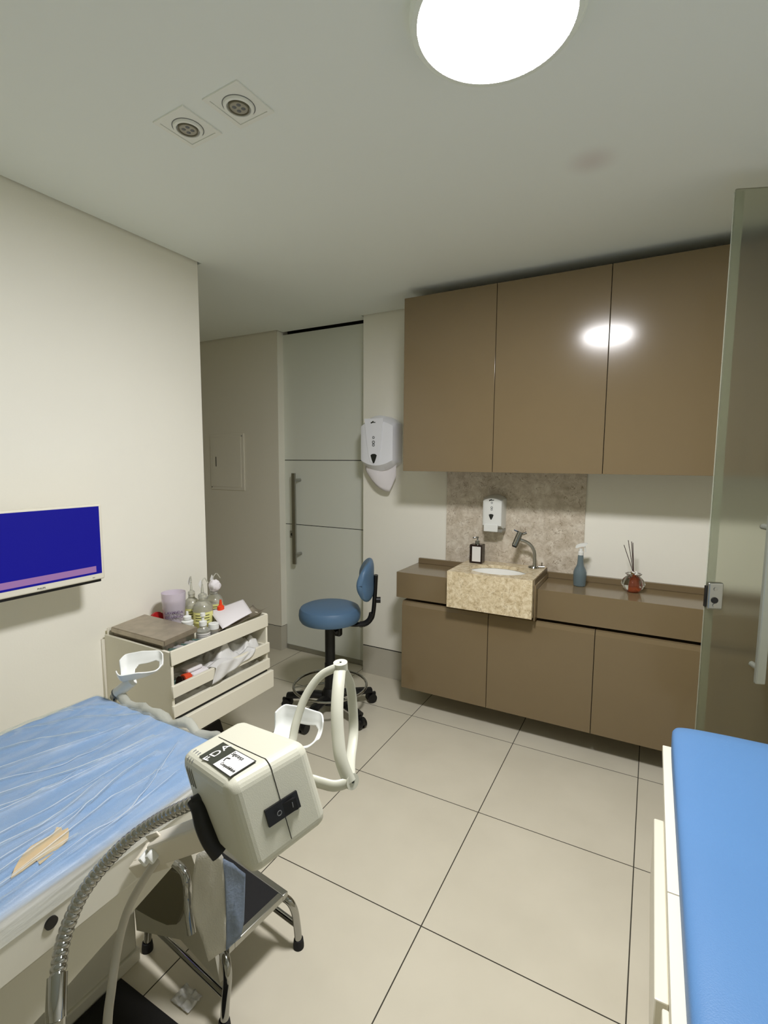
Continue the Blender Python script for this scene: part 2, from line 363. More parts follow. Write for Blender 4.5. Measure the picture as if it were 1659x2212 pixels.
# ------------------------------------------------------------------ round ceiling lamp and downlights
t = thing('ceiling_lamp', 'large round ceiling lamp, lit white disc in a clear rim', 'ceiling light', (-.345, 1.12, ZC))
obj('diffuser', lathe([(0, 0), (.150, 0), (.160, .004), (.164, .010)], (-.345, 1.12, 2.428), 96), M_glow, t)
rim = mat('lamp_rim_acrylic', (236, 242, 232), .25)
obj('rim', lathe([(.162, .012), (.166, .0), (.178, .001), (.184, .009), (.183, .045), (.165, .045), (.162, .012)], (-.345, 1.12, 2.428), 96), rim, t)
t['label'] = 'large round ceiling lamp, lit white disc inside a pale rim'
def downlight(x, y, lab):
    t = thing('downlight', lab, 'ceiling light', (x, y, ZC), math.radians(-3), 'unlit square recessed spotlights')
    mt = Matrix.Translation((x, y, ZC)) @ Matrix.Rotation(math.radians(-3), 4, 'Z')
    fr = bmesh.new(); R1 = [(-.066, -.068), (.066, -.068), (.066, .068), (-.066, .068)]; R2 = [(-.053, -.055), (.053, -.055), (.053, .055), (-.053, .055)]
    LV = [[fr.verts.new(mt @ Vector((p[0], p[1], z))) for p in R] for R, z in ((R1, -.0002), (R1, -.004), (R2, -.004), (R2, -.0002))]
    for A_, B_ in zip(LV, LV[1:]):
        for i in range(4): fr.faces.new((A_[i], A_[(i+1) % 4], B_[(i+1) % 4], B_[i]))
    obj('frame', fr, M_ceil2, t)
    obj('inner_plate', bx(-.0515, .0515, -.0535, .0535, -.0025, -.0005, 0, 1, mt), M_ceil2, t)
    obj('gimbal_ring', lathe([(.031, -.003), (.033, -.009), (.040, -.009), (.042, -.003)], (0, 0, 0), 40, mtx=mt), M_ceil2, t)
    obj('shadow_ring', lathe([(.0425, -.0028), (.0445, -.0032), (.0445, -.0025)], (0, 0, 0), 40, mtx=mt), M_greyink, t)
    b = obj('bulb', lathe([(.0, -.0075), (.024, -.0075), (.0245, -.005)], (0, 0, 0), 32, mtx=mt), M_lens, t)
    obj('bulb_rim', lathe([(.0245, -.007), (.025, -.0095), (.028, -.0095), (.0285, -.003)], (0, 0, 0), 32, mtx=mt), M_olive, t)
    for k in range(4):
        a = PI/4+k*PI/2; obj('led', lathe([(0, -.0092), (.004, -.009), (.0062, -.0075)], (0, 0, 0), 16, mtx=mt @ Matrix.Translation((.012*math.cos(a), .012*math.sin(a), 0))), M_greyink, b)
M_ceil2 = mat('downlight_white', (238, 240, 232), .6)
downlight(-1.245, 1.085, 'left one of two unlit square spotlights recessed in the ceiling')
downlight(-1.048, 1.088, 'right one of two unlit square spotlights, nearer the big round lamp')

# ------------------------------------------------------------------ upper cabinets
XC = [-1.279, -.750, -.2137, .331, .87]
names = ['leftmost', 'second', 'third', 'rightmost']
uplab = ['glossy taupe wall cabinet at left end of the row, beside the paper dispenser',
         'glossy taupe wall cabinet right above the soap dispenser and tap',
         'glossy taupe wall cabinet above the reed diffuser, lamp glare on its left edge',
         'glossy taupe wall cabinet seen blurred through the frosted glass door']
for i in range(4):
    t = thing('wall_cabinet', uplab[i], 'cabinet', ((XC[i]+XC[i+1])/2, 2.76, 1.45), 0, 'taupe wall cabinets')
    obj('body', bx(XC[i]+.0008, XC[i+1]-.0008, 2.606, YB-.001, 1.452, 2.412), M_taupe_in if i else M_taupe, t)
    obj('door', bx(XC[i]+.0015, XC[i+1]-.0015, 2.585, 2.604, 1.45, 2.414, .0012, 2), M_taupe, t)
# lower cabinets, wall hung
YD = 2.61; XD = [-1.289, -.757, -.212, .333, .87]
lolab = ['taupe base cabinet at left end, door left of the basin block',
         'taupe base cabinet directly under the marble basin block',
         'taupe base cabinet right of the basin, under the spray bottle and diffuser',
         'taupe base cabinet partly behind the frosted glass door']
for i in range(4):
    t = thing('base_cabinet', lolab[i], 'cabinet', ((XD[i]+XD[i+1])/2, 2.77, .131), 0, 'taupe wall-hung base cabinets')
    obj('body', bx(XD[i]+.0008, XD[i+1]-.0008, YD+.022, YB-.001, .133, .670), M_taupe_in if i else M_taupe, t)
    # door with a slanted finger pull along its top edge
    bm = bmesh.new()
    add_prism(bm, [(YD, .131), (YD+.02, .131), (YD+.02, .672), (YD+.017, .669), (YD+.008, .668), (YD, .647)], (XD[i+1]-XD[i]-.004, 0, 0), origin=(XD[i]+.002, 0, 0), ux=(0, 1, 0), uy=(0, 0, 1))
    obj('door', bm, M_taupe, t, smooth=False)
# counter: two box ledges each side of the marble basin block
t = thing('worktop', 'long taupe counter ledge with deep front apron, left and right of the basin', 'countertop', (0, 2.77, .69))
YF = 2.612; ZT0 = .8445
for x0, x1 in ((-1.327, -.972), (-.498, .87)):
    obj('ledge', bx(x0, x1, YF, YB-.001, .690, ZT0, .0015, 2), M_taupe, t)
obj('upstand', bx(-1.319, .87, YB-.022, YB-.0012, ZT0, ZT0+.034, .002, 2), M_taupe, t)
# marble splash panel
tag(obj('marble_splashback', bx(-1.135, -.318, YB-.010, YB-.0005, .87, 1.45), M_marblew), 'grey beige marble splashback panel on the wall between upper cabinets and basin', 'splashback')
# basin block
t = thing('sink_block', 'thick beige marble basin block set in the counter with an oval white bowl', 'sink', (-.74, 2.73, .70))
bcx, bcy, brx, bry = -.735, 2.70, .165, .125
ZS = .905
bm = bmesh.new()
N = 64; xo0, xo1, yo0, yo1 = -.972, -.509, 2.530, YB-.022
def sq(a):
    c, s = math.cos(a), math.sin(a); dx = (xo1-bcx) if c > 0 else (bcx-xo0); dy = (yo1-bcy) if s > 0 else (bcy-yo0)
    k = min(dx/abs(c) if abs(c) > 1e-6 else 9, dy/abs(s) if abs(s) > 1e-6 else 9); return bcx+c*k, bcy+s*k
angs = sorted(set([2*PI*i/N for i in range(N)] + [math.atan2(yy-bcy, xx-bcx) % (2*PI) for xx in (xo0, xo1) for yy in (yo0, yo1)]))
inn = [bm.verts.new((bcx+brx*math.cos(a), bcy+bry*math.sin(a), ZS)) for a in angs]; inn2 = [bm.verts.new((v.co.x, v.co.y, ZS-.02)) for v in inn]
out = [bm.verts.new((*sq(a), ZS)) for a in angs]; ob = [bm.verts.new((v.co.x, v.co.y, .702)) for v in out]
for i in range(len(angs)):
    j = (i+1) % len(angs)
    bm.faces.new((inn[i], out[i], out[j], inn[j])); bm.faces.new((inn2[i], inn[i], inn[j], inn2[j])); bm.faces.new((out[i], ob[i], ob[j], out[j]))
bm.faces.new(ob[::-1])
obj('marble_block', bm, M_marble, t, ang=30)
bowl = obj('bowl', lathe([(1.06, -.02), (1.02, -.021), (.97, -.04), (.88, -.09), (.65, -.128), (.3, -.143), (.13, -.146), (0, -.146)], (bcx, bcy, ZS), 64, brx, bry), M_ceram, t)
obj('drain', lathe([(.0, .003), (.018, .003), (.022, 0)], (bcx, bcy, ZS-.146), 24), M_chrome, bowl)
obj('overflow_mark', bx(bcx+.03, bcx+.058, bcy+bry*.83, bcy+bry*.835+.002, ZS-.058, ZS-.05), M_greyink, bowl)
obj('side_panel', bx(-.506, -.4985, 2.565, YB-.022, .685, .872, .001, 1), M_taupe, t)
obj('shadow_gap', bx(-.5095, -.506, 2.575, YB-.023, .70, .9), M_taupe_in, t)

# tap
t = thing('tap', 'brushed chrome goose-neck tap with slanted valve head on the marble block', 'tap', (-.565, 2.855, ZS))
tx, ty = -.567, 2.85
obj('base_plate', lathe([(0, 0), (.030, 0), (.031, .004), (.028, .010), (.012, .013), (0, .013)], (tx-.004, ty, ZS), 32), M_chrome, t)
obj('spout', tube([(tx, ty, ZS+.01), (tx, ty, ZS+.06), (tx-.003, ty-.004, ZS+.095), (tx-.018, ty-.012, ZS+.126), (tx-.038, ty-.020, ZS+.145), (tx-.060, ty-.030, ZS+.156), (tx-.080, ty-.038, ZS+.162)], .0096, sm=8, seg=16), M_alu, t)
p1 = Vector((tx-.102, ty-.056, ZS+.128)); p2 = Vector((tx-.074, ty-.043, ZS+.208)); hd = obj('valve_head', tube([p1, p2], .0175, seg=24), M_chrome, t)
obj('aerator', tube([p1, p1+(p1-p2).normalized()*.008], .0135, seg=20), M_black, hd)
obj('lever', tube([p2+Vector((-.012, 0, -.002)), p2+Vector((-.036, -.008, .010))], .0042, seg=10), M_chrome, hd)
obj('knob', tube([p2+Vector((.012, 0, -.012)), p2+Vector((.032, .006, -.004))], .0075, seg=12), M_chrome, hd)
sv = obj('stop_valve', tube([(tx+.022, ty+.004, ZS+.009), (tx+.055, ty+.010, ZS+.009)], .0065, seg=12), M_chrome, t)
obj('valve_stem', tube([(tx+.040, ty+.006, ZS+.009), (tx+.040, ty+.006, ZS+.034)], .0035, seg=10), M_chrome, sv)

# soap dispenser on the marble
t = thing('soap_dispenser', 'white wall soap dispenser with black level window on the marble panel', 'soap dispenser', (-.812, 2.87, 1.09))
yw = YB-.010
def shell(w, z0, z1, dep, crown, y, xc, sag=0, n=20, m=10):
    """bulged housing standing out of the wall at y toward -y"""
    bm = bmesh.new(); V = []
    for j in range(m+1):
        row = []
        for i in range(n+1):
            u = -1+2*i/n; v = j/m
            x = xc+u*w; top = z1-crown*u*u; bot = z0+sag*u*u; z = bot+(top-bot)*v
            e = min(1, (1-abs(u))/.16); ee = math.sqrt(max(0, 1-(1-e)**2)); f2 = min(1, min(v, 1-v)/.06); e3 = math.sqrt(max(0, 1-(1-f2)**2))
            row.append(bm.verts.new((x, y-dep*(.62+.38*ee*e3)*(1-.10*u*u), z)))
        V.append(row)
    for j in range(m):
        for i in range(n): bm.faces.new((V[j][i], V[j][i+1], V[j+1][i+1], V[j+1][i]))
    rim = [V[0][i] for i in range(n+1)] + [V[j][n] for j in range(1, m+1)] + [V[m][i] for i in range(n-1, -1, -1)] + [V[j][0] for j in range(m-1, 0, -1)]
    bk = [bm.verts.new((v.co.x, y, v.co.z)) for v in rim]
    for i in range(len(rim)):
        j = (i+1) % len(rim); bm.faces.new((rim[i], rim[j], bk[j], bk[i]))
    bm.faces.new(bk[::-1]); return bm
def arrow(name, xc, yf, z1, w, hgt, parent, mm):
    pts = [(-w, -.15*hgt), (-w*.55, -.02*hgt), (0, 0), (w*.55, -.02*hgt), (w, -.15*hgt), (w*.72, -.5*hgt), (w*.25, -.92*hgt), (0, -hgt), (-w*.25, -.92*hgt), (-w*.72, -.5*hgt)]
    return obj(name, prism(pts, (0, -.0015, 0), origin=(xc, yf, z1)), mm, parent, smooth=False)
obj('housing', shell(.0615, 1.115, 1.314, .095, .024, yw, -.818, 0), M_white, t)
obj('level_window', bx(-.868, -.756, yw-.085, yw, 1.094, 1.112, .004), M_cglass, t)
obj('push_button', bx(-.862, -.778, yw-.102, yw-.09, 1.098, 1.142, .004), M_white, t)
arrow('window_mark', -.820, yw-.0945, 1.202, .0145, .034, t, M_ink)
obj('logo', bx(-.834, -.806, yw-.0962, yw-.0945, 1.281, 1.285, .0), M_ink, t)
obj('logo_swash', prism([(-.014, -.006), (0, .006), (.004, .003), (-.008, -.007)], (0, -.001, 0), origin=(-.822, yw-.0945, 1.284)), M_ink, t, smooth=False)
for k, (z, s) in enumerate(((1.268, .006), (1.240, .007), (1.228, .006))):
    obj('pictogram', lathe([(s*.55, 0), (s, 0), (s, .001), (s*.55, .001)], (-.818, yw-.0945, z), 12, mtx=Matrix.Rotation(PI/2, 4, 'X')), M_greyink, t)

# paper towel dispenser
t = thing('paper_towel_dispenser', 'large white paper towel dispenser with a sheet hanging out, left of the cabinets', 'paper towel dispenser', (-1.60, 2.87, 1.46))
xc = -1.588
obj('housing', shell(.131, 1.442, 1.802, .125, .055, YB-.001, xc, .055), M_lav, t)
fp = [(-.075, .325), (.065, .325), (.05, .18), (.035, .05), (.0, .03), (-.035, .05), (-.058, .18)]
obj('raised_face', prism(fp, (0, -.004, 0), origin=(xc-.008, YB-.124, 1.455)), M_lav, t, smooth=False)
arrow('window_mark', xc-.012, YB-.128, 1.553, .023, .062, t, M_ink)
obj('logo', bx(xc-.034, xc+.0, YB-.1292, YB-.128, 1.752, 1.757), M_ink, t)
obj('logo_swash', prism([(-.018, -.008), (.0, .008), (.006, .004), (-.01, -.009)], (0, -.001, 0), origin=(xc-.018, YB-.128, 1.757)), M_ink, t, smooth=False)
for z, s in ((1.658, .009), (1.628, .011), (1.610, .010)):
    obj('pictogram', lathe([(s*.5, 0), (s, 0), (s, .001), (s*.5, .001)], (xc-.014, YB-.128, z), 12, mtx=Matrix.Rotation(PI/2, 4, 'X')), M_greyink, t)
def fsheet(u, v):
    x = xc-.108+.225*u; zt = 1.475+.02*abs(u-.3)
    bot = 1.425-.120*(u**.7) if u < .72 else 1.310+(u-.72)*.42
    bot = 1.44-.135*math.sin(min(u/.78, 1)*PI/2) if u < .78 else 1.305+(u-.78)*.5
    z = zt+(bot-zt)*v
    return Vector((x, YB-.065-.02*math.sin(v*2)-.012*math.sin(u*5)+.02*v, z))
tag(solid(obj('paper_towel', grid_bm(14, 8, fsheet), M_paper), .0008), 'loose white paper towel sheet hanging from the wall dispenser', 'paper towel')

# pump bottle on basin block
t = thing('lotion_bottle', 'square dark brown pump bottle with white label on the marble block', 'bottle', (-.902, 2.83, ZS))
bxx, byy = -.900, 2.835
obj('bottle', bx(bxx-.038, bxx+.038, byy-.032, byy+.032, ZS, ZS+.112, .005, 3), M_dkbrown, t)
obj('label', bx(bxx-.021, bxx+.031, byy-.0332, byy-.0318, ZS+.012, ZS+.101), M_label, t)
obj('collar', lathe([(0, 0), (.014, 0), (.014, .02), (.005, .022), (.0045, .036), (0, .036)], (bxx, byy, ZS+.112), 24), M_chrome, t)
obj('pump_head', tube([(bxx+.006, byy, ZS+.152), (bxx-.004, byy, ZS+.152), (bxx-.026, byy-.012, ZS+.149)], .0048, seg=12), M_chrome, t)
text('label_text', 'I', .008, frame((bxx+.005, byy-.0335, ZS+.093), (1, 0, 0), (0, 0, 1)), M_greyink, t)

# spray bottle
t = thing('spray_bottle', 'teal grey spray bottle with white trigger on the counter right of the basin', 'spray bottle', (-.318, 2.80, ZT0))
sxx, syy = -.317, 2.80
obj('bottle', lathe([(0, 0), (.027, 0), (.031, .004), (.033, .03), (.034, .055), (.0335, .075), (.029, .09), (.021, .105), (.0165, .12), (.0145, .15), (.0138, .168), (0, .168)], (sxx, syy, ZT0), 40), M_teal, t)
tr = obj('trigger_head', lathe([(0, 0), (.0145, 0), (.0145, .016), (.009, .022), (.008, .035), (0, .035)], (sxx, syy, ZT0+.168), 24), M_white, t)
obj('nozzle', prism([(-.034, .016), (-.030, .030), (-.012, .040), (.020, .046), (.026, .040), (.014, .026), (-.010, .022), (-.026, .014)], (0, .018, 0), origin=(sxx+.006, syy-.009, ZT0+.190)), M_white, tr, ang=60)
obj('trigger_lever', tube([(sxx+.014, syy, ZT0+.225), (sxx+.022, syy, ZT0+.205), (sxx+.024, syy, ZT0+.185)], .003, seg=8), M_white, tr)

# reed diffuser
t = thing('reed_diffuser', 'glass reed diffuser with amber liquid and dark sticks on the counter', 'reed diffuser', (-.06, 2.80, ZT0))
rx_, ry_ = -.060, 2.80
def petal(c, prof, lobes, amp, seg=64):
    bm = bmesh.new(); rings = []
    for r, z, a in prof:
        rings.append([bm.verts.new((c[0]+r*(1+a*amp*math.cos(lobes*2*PI*k/seg))*math.cos(2*PI*k/seg), c[1]+r*(1+a*amp*math.cos(lobes*2*PI*k/seg))*math.sin(2*PI*k/seg), c[2]+z)) for k in range(seg)])
    for A, B in zip(rings, rings[1:]):
        for k in range(seg): bm.faces.new((A[k], A[(k+1) % seg], B[(k+1) % seg], B[k]))
    bm.faces.new(rings[0]); bm.faces.new(rings[-1][::-1]); return bm
obj('glass_jar', petal((rx_, ry_, ZT0), [(.022, 0, .3), (.030, .004, .6), (.045, .022, 1), (.054, .042, 1), (.048, .062, 1), (.036, .078, .6), (.028, .084, .3), (.036, .092, .6), (.038, .096, .8), (.026, .095, .3), (.020, .088, 0)], 8, .06), M_glass, t)
obj('amber_vial', lathe([(0, .006), (.026, .006), (.028, .012), (.020, .045), (.0125, .072), (.009, .08), (.009, .092), (0, .092)], (rx_+.006, ry_, ZT0), 24), M_amber, t)
obj('collar', lathe([(0, 0), (.009, 0), (.010, .012), (0, .013)], (rx_-.004, ry_, ZT0+.094), 16), M_gold, t)
for k in range(7):
    a = k*2*PI/7; obj('pearl', lathe([(0, -.0045), (.004, -.003), (.0052, 0), (.004, .003), (0, .0045)], (rx_+.004+.010*math.cos(a), ry_-.006+.006*math.sin(a), ZT0+.100+.006*math.sin(a*2)), 10), M_ceram, t)
for dx, dy, hh in ((-.052, 0, .145), (-.034, .008, .170), (-.018, -.004, .166), (-.012, .01, .158), (-.016, .002, .150)):
    obj('reed', tube([(rx_, ry_, ZT0+.095), (rx_+dx, ry_+dy, ZT0+.095+hh)], .0016, seg=8), M_stick, t)

# ------------------------------------------------------------------ frosted glass door on the right
d = bpy.data.objects.new('door_2', None); C.objects.link(d); d.location = (.187, 2.05, 0); d['kind'] = 'structure'
E0 = Vector((.187, 2.05, 0)); ED = Vector((.937, .35, 0)).normalized(); EN = Vector((ED.y, -ED.x, 0))
dm = Matrix((ED, -EN, Vector((0, 0, 1)))).transposed().to_4x4(); dm.translation = E0     # local x along the pane, -y toward the camera
obj('glass_pane', bx(0, .80, -.004, .004, .01, 2.395, .001, 1, dm), M_frost, d)
obj('edge_strip', bx(-.0015, .030, .0045, .0055, .02, 2.39, 0, 1, dm), mat('pale_edge_strip', (200, 206, 190), .5, alpha=.35), d)  # pale see-through strip along the free edge of the pane
lk = obj('lock_plate', prism(rrect(0, .050, .99, 1.085, .010), (0, 0, 0.0), origin=(0, 0, 0)) if False else bx(.001, .052, -.012, .012, .992, 1.088, .006, 3, dm), M_alu, d)
obj('keyhole', tube([dm @ Vector((.024, -.012, 1.026)), dm @ Vector((.024, -.015, 1.026))], .011, seg=20), M_black, lk)
for z in (1.066, 1.008):
    obj('screw', tube([dm @ Vector((.025, -.012, z)), dm @ Vector((.025, -.0145, z))], .006, seg=14), M_chrome, lk)
obj('strike', bx(-.004, .001, -.006, .006, 1.0, 1.075, .001, 1, dm), M_black, lk)
hn = obj('door_handle', bx(.150, .180, -.062, -.045, .75, 1.335, .003, 2, dm), M_satin, d)
for z in (.80, 1.29): obj('handle_standoff', tube([dm @ Vector((.165, -.05, z)), dm @ Vector((.165, 0, z))], .010, seg=16), M_satin, hn)

# ------------------------------------------------------------------ monitor on the left wall
t = thing('wall_monitor', 'white-framed wall monitor with a blue screen and pink banner', 'monitor', (XL+.1, .9, 1.18))
XS = -1.862; y1, y0, z0, z1 = 1.150, .63, 1.044, 1.336
obj('housing', bx(XS-.035, XS, y0, y1, z0, z1, .006, 3), M_bezel, t)
obj('lower_edge', bx(XS-.030, XS-.006, y0+.01, y1-.012, z0-.010, z0+.004, .002), M_black, t)
obj('screen', bx(XS-.002, XS+.0008, y0+.012, y1-.012, z0+.024, z1-.008), emis('screen_blue', (0, 0, 140), .95), t)
obj('banner', bx(XS+.0005, XS+.0014, y0+.05, y1-.034, z0+.032, z0+.055), emis('screen_pink', (158, 116, 168), .9), t)
text('brand_text', 'PHILIPS', .0085, frame((XS+.0004, .920, z0+.011), (0, 1, 0), (0, 0, 1)), M_ink, t)
text('model_text', '193V', .005, frame((XS+.0004, 1.105, z0+.011), (0, 1, 0), (0, 0, 1)), M_greyink, t)
obj('bracket', bx(XL+.0005, XS-.034, .86, .94, 1.14, 1.24, .004), M_black, t)

# ------------------------------------------------------------------ stool
t = thing('doctor_stool', 'blue vinyl swivel stool with kidney backrest, black base and chrome foot ring', 'stool', (-1.64, 2.36, 0))
sc = Vector((-1.64, 2.36, 0)); bd = Vector((.879, .477, 0)); bn = Vector((-.477, .879, 0))
obj('seat', lathe([(0, .560), (.150, .560), (.170, .566), (.180, .582), (.183, .605), (.180, .630), (.172, .645), (.150, .655), (.08, .660), (0, .661)], sc, 56), M_blue, t)
obj('seat_plate', bx(-1.74, -1.54, 2.27, 2.45, .548, .561, .003), M_black, t)
obj('column', lathe([(0, .10), (.033, .10), (.033, .30), (.030, .31), (.030, .55), (0, .55)], sc, 28), M_black, t)
hubo = obj('hub', lathe([(0, .055), (.05, .055), (.058, .075), (.052, .12), (.036, .15), (0, .15)], sc, 28), M_black, t)
for k in range(5):
    a = math.radians(55+72*k); dr = Vector((math.cos(a), math.sin(a), 0))
    bm = bmesh.new(); add_tube(bm, [sc+Vector((0, 0, .095)), sc+dr*.10+Vector((0, 0, .098)), sc+dr*.20+Vector((0, 0, .085)), sc+dr*.27+Vector((0, 0, .075))], .022, seg=12, flat=(.8, 1.05), rfun=lambda q: .031-.007*q)
    lg = obj('base_arm', bm, M_black, t)
    sd = Vector((-dr.y, dr.x, 0)); cc = sc+dr*.272
    bm = bmesh.new()
    for s in (-1, 1): add_tube(bm, [cc+sd*(s*.007)+Vector((0, 0, .029)), cc+sd*(s*.026)+Vector((0, 0, .029))], .029, seg=20)
    add_tube(bm, [cc+Vector((0, 0, .03)), cc+Vector((0, 0, .075))], .008, seg=10)
    add_box(bm, -.009, .009, -.03, .028, -.002, .034, .004, 2, Matrix.Translation(cc+Vector((0, 0, .028))) @ Matrix.Rotation(a+PI/2, 4, 'Z'))
    obj('caster', bm, M_black, lg)
R = .218; zr = .165
rg = obj('foot_ring', tube([sc+Vector((R*math.cos(2*PI*k/64), R*math.sin(2*PI*k/64), zr)) for k in range(64)], .0078, closed=True, seg=10), M_chrome, t)
for k in range(3):
    a = math.radians(100+120*k); dr = Vector((math.cos(a), math.sin(a), 0))
    obj('ring_spoke', tube([sc+dr*.03+Vector((0, 0, zr+.015)), sc+dr*R+Vector((0, 0, zr))], .0055, seg=8), M_chrome, rg)
obj('height_lever', tube([sc+bd*.02+Vector((0, 0, .54))-bn*.05, sc+bd*.05-bn*.10+Vector((0, 0, .525))], .010, seg=10), M_black, t)
obj('tilt_knob', bx(-.022, .022, -.018, .018, .495, .548, .01, 3, Matrix.Translation(sc+bd*.055-bn*.07)), M_black, t)
br = obj('back_bracket', tube([sc+bd*.05+Vector((0, 0, .548)), sc+bd*.16+Vector((0, 0, .540)), sc+bd*.215+Vector((0, 0, .552)), sc+bd*.250+Vector((0, 0, .592)), sc+bd*.262+Vector((0, 0, .66)), sc+bd*.272+Vector((0, 0, .84))], .016, sm=8, seg=14, flat=(.8, 1.4)), M_black, t)
bm = bmesh.new()
for k in range(16):
    f = k/15; ang = -PI/2+f*PI/2*.98; c0 = sc+bd*(.180+.070*math.cos(ang))+Vector((0, 0, .612+.072*math.sin(ang)))
    rad = (bd*math.cos(ang)+Vector((0, 0, math.sin(ang)))); tg = (bd*-math.sin(ang)+Vector((0, 0, math.cos(ang))))
    add_tube(bm, [c0-tg*.0022, c0+tg*.0022], .021, seg=12, flat=(.85, 1.1))
obj('bracket_bellows', bm, M_rubber, t)
obj('adjust_knob', tube([sc+bd*.275+Vector((0, 0, .69)), sc+bd*.30+Vector((0, 0, .69))], .018, seg=16), M_black, t)
def fb(u, v):
    # kidney pad, u around the thickness loop, v across the width
    w = -1+2*v; e = math.sqrt(max(0, 1-abs(w)**2.6)); th = 2*PI*u
    hz = .122*e**.7; tk = .034*e**.5
    curve = -.045*w*w
    cz = .812
    y = math.cos(th); z = math.sin(th)
    z2 = math.copysign(abs(z)**.8, z)
    if z2 < 0: z2 *= (1-.12*math.cos(w*2.2))
    return sc+bd*(.232+curve+tk*y-.018*math.cos(z2*1.4)+.012)+bn*(w*.165)+Vector((0, 0, cz+hz*z2))
bm = grid_bm(32, 24, fb); bmesh.ops.remove_doubles(bm, verts=bm.verts, dist=.0006)
obj('backrest', bm, M_blue, t, ang=80)

# ------------------------------------------------------------------ wall-hung supply shelf with open trays
t = thing('supply_shelf', 'white wall-mounted supply shelf with open trays and a bottom drawer by the corner', 'shelf unit', (-1.8, 1.5, .41))
x0, x1 = -2.012, -1.592; ya, yb = 1.226, 1.772
obj('side_panel', bx(x0, x1-.004, ya, ya+.012, .42, .766, .0015, 1), M_cabw, t)
obj('side_panel', bx(x0, x1-.004, yb-.012, yb, .42, .774, .0015, 1), M_cabw, t)
obj('back_panel', bx(x0, x0+.010, ya+.012, yb-.012, .42, .79), M_cabw, t)
obj('wall_batten', bx(XL+.0005, x0, ya-.008, yb-.02, .40, .745), M_hall, t)
obj('top_tray', bx(x0+.010, x1-.002, ya+.012, yb-.012, .715, .724), M_cabw, t)
obj('top_tray_lip', bx(x1-.010, x1, ya, yb, .712, .772, .0015, 1), M_cabw, t)
for zf, zl in ((.588, .632), (.508, .552)):
    tr = obj('sliding_tray', bx(x0+.012, x1-.002, ya+.014, yb-.014, zf, zf+.008), M_cabw, t)
    bm = bmesh.new(); add_box(bm, x1-.008, x1+.006, ya-.002, yb+.002, zf-.004, zl, .0015, 1)
    for y in (ya+.014, yb-.020): add_box(bm, x1-.16, x1-.004, y, y+.006, zf, zl-.004, .001, 1)
    obj('tray_front', bm, M_cabw, tr)
obj('middle_partition', bx(x0+.012, x1-.02, ya+.014, yb-.014, .497, .503), M_cabw, t)
dw = obj('drawer', bx(x0+.012, x1-.01, ya+.016, yb-.016, .42, .49), M_cabw, t)
obj('drawer_front', bx(x1, x1+.019, ya+.004, yb+.012, .408, .492, .002, 2), M_cabw, dw)
obj('runner', bx(x1-.02, x1-.001, ya+.012, yb-.012, .492, .498), M_black, t)

# crumpled packaging in the trays
def crumple(name, xa, xb, y0_, y1_, z0_, h, m, seed, lab, cat, sc_=14, grp=None, nn=26):
    def f(u, v):
        x = xa+(xb-xa)*u; y = y0_+(y1_-y0_)*v
        e = min(1, min(u, 1-u)/.12)*min(1, min(v, 1-v)/.08)
        p = Vector((x*sc_, y*sc_, seed)); n1 = noise.fractal(p, 1, 2, 4); n2 = abs(noise.noise(p*1.7))
        return Vector((x, y, z0_+h*e*(.45+.55*n1+.45*n2) if e > 0 else z0_))
    bm = grid_bm(nn, int(nn*1.6), f)
    for v in bm.verts: v.co.z = max(v.co.z, z0_+.0004)
    # skirt down to the tray to give it a body
    o = obj(name, bm, m, None, ang=180); solid(o, .0006)
    return tag(o, lab, cat, grp)
crumple('packaging_heap', x1-.20, x1-.012, 1.30, 1.50, .597, .045, M_poly, 3.1, 'crumpled clear plastic packets in the middle of the upper open tray', 'packaging')
crumple('packaging_heap', x1-.20, x1-.012, 1.47, 1.75, .597, .085, M_poly, 7.7, 'tall heap of clear plastic packets at far end of the upper tray', 'packaging')
crumple('packaging_heap', x1-.20, x1-.010, 1.25, 1.52, .517, .052, M_poly, 5.2, 'flat clear plastic packets in near half of the lower tray', 'packaging', 10)
crumple('packaging_heap', x1-.17, x1-.010, 1.52, 1.752, .517, .062, M_poly, 9.4, 'clear plastic packets piled at far end of the lower tray', 'packaging', 12)
crumple('dark_packet', x1-.19, x1-.09, 1.40, 1.60, .517, .05, M_darkpk, 1.3, 'dark packet lying behind clear packets in the lower tray', 'packet', 9)
crumple('teal_packet', x1-.13, x1-.02, 1.245, 1.31, .597, .022, M_tealpk, 2.3, 'small teal packet at the near end of the upper tray', 'packet', 20)
def over(u, v):  # a packet hanging over the upper tray front
    y = 1.42+.24*v+.01*math.sin(u*4); L = .10*u
    z = .634+.012*math.sin(v*7)*(1-u) - max(0, L-.04)*1.15*(1-.65*v); x = x1-.025+min(L, .037)
    return Vector((x+.003*math.sin(v*17+u*5), y, z))
tag(solid(obj('plastic_pouch', grid_bm(14, 26, over), M_poly), .0007), 'clear plastic pouch hanging over the upper tray front', 'pouch')
t2 = thing('specimen_jar', 'small jar with orange lid in the near end of the upper tray', 'jar', (x1-.035, 1.305, .597))
obj('jar', lathe([(0, 0), (.017, 0), (.018, .018), (0, .018)], (0, 0, 0), 24, mtx=Matrix.Translation((x1-.04, 1.305, .617)) @ Matrix.Rotation(1.3, 4, 'X')), M_dkbrown, t2)
obj('lid', lathe([(0, 0), (.021, 0), (.021, .030), (.019, .032), (0, .032)], (0, 0, 0), 24, mtx=Matrix.Translation((x1-.036, 1.335, .618)) @ Matrix.Rotation(1.45, 4, 'X')), M_pinkbox, t2)
t2 = tag(obj('gauze_pack', bx(x1-.07, x1-.022, 1.345, 1.43, .612, .630, .006, 2, Matrix.Rotation(.0, 4, 'Z')), M_paper), 'white gauze pack beside the orange lid in the upper tray', 'gauze')
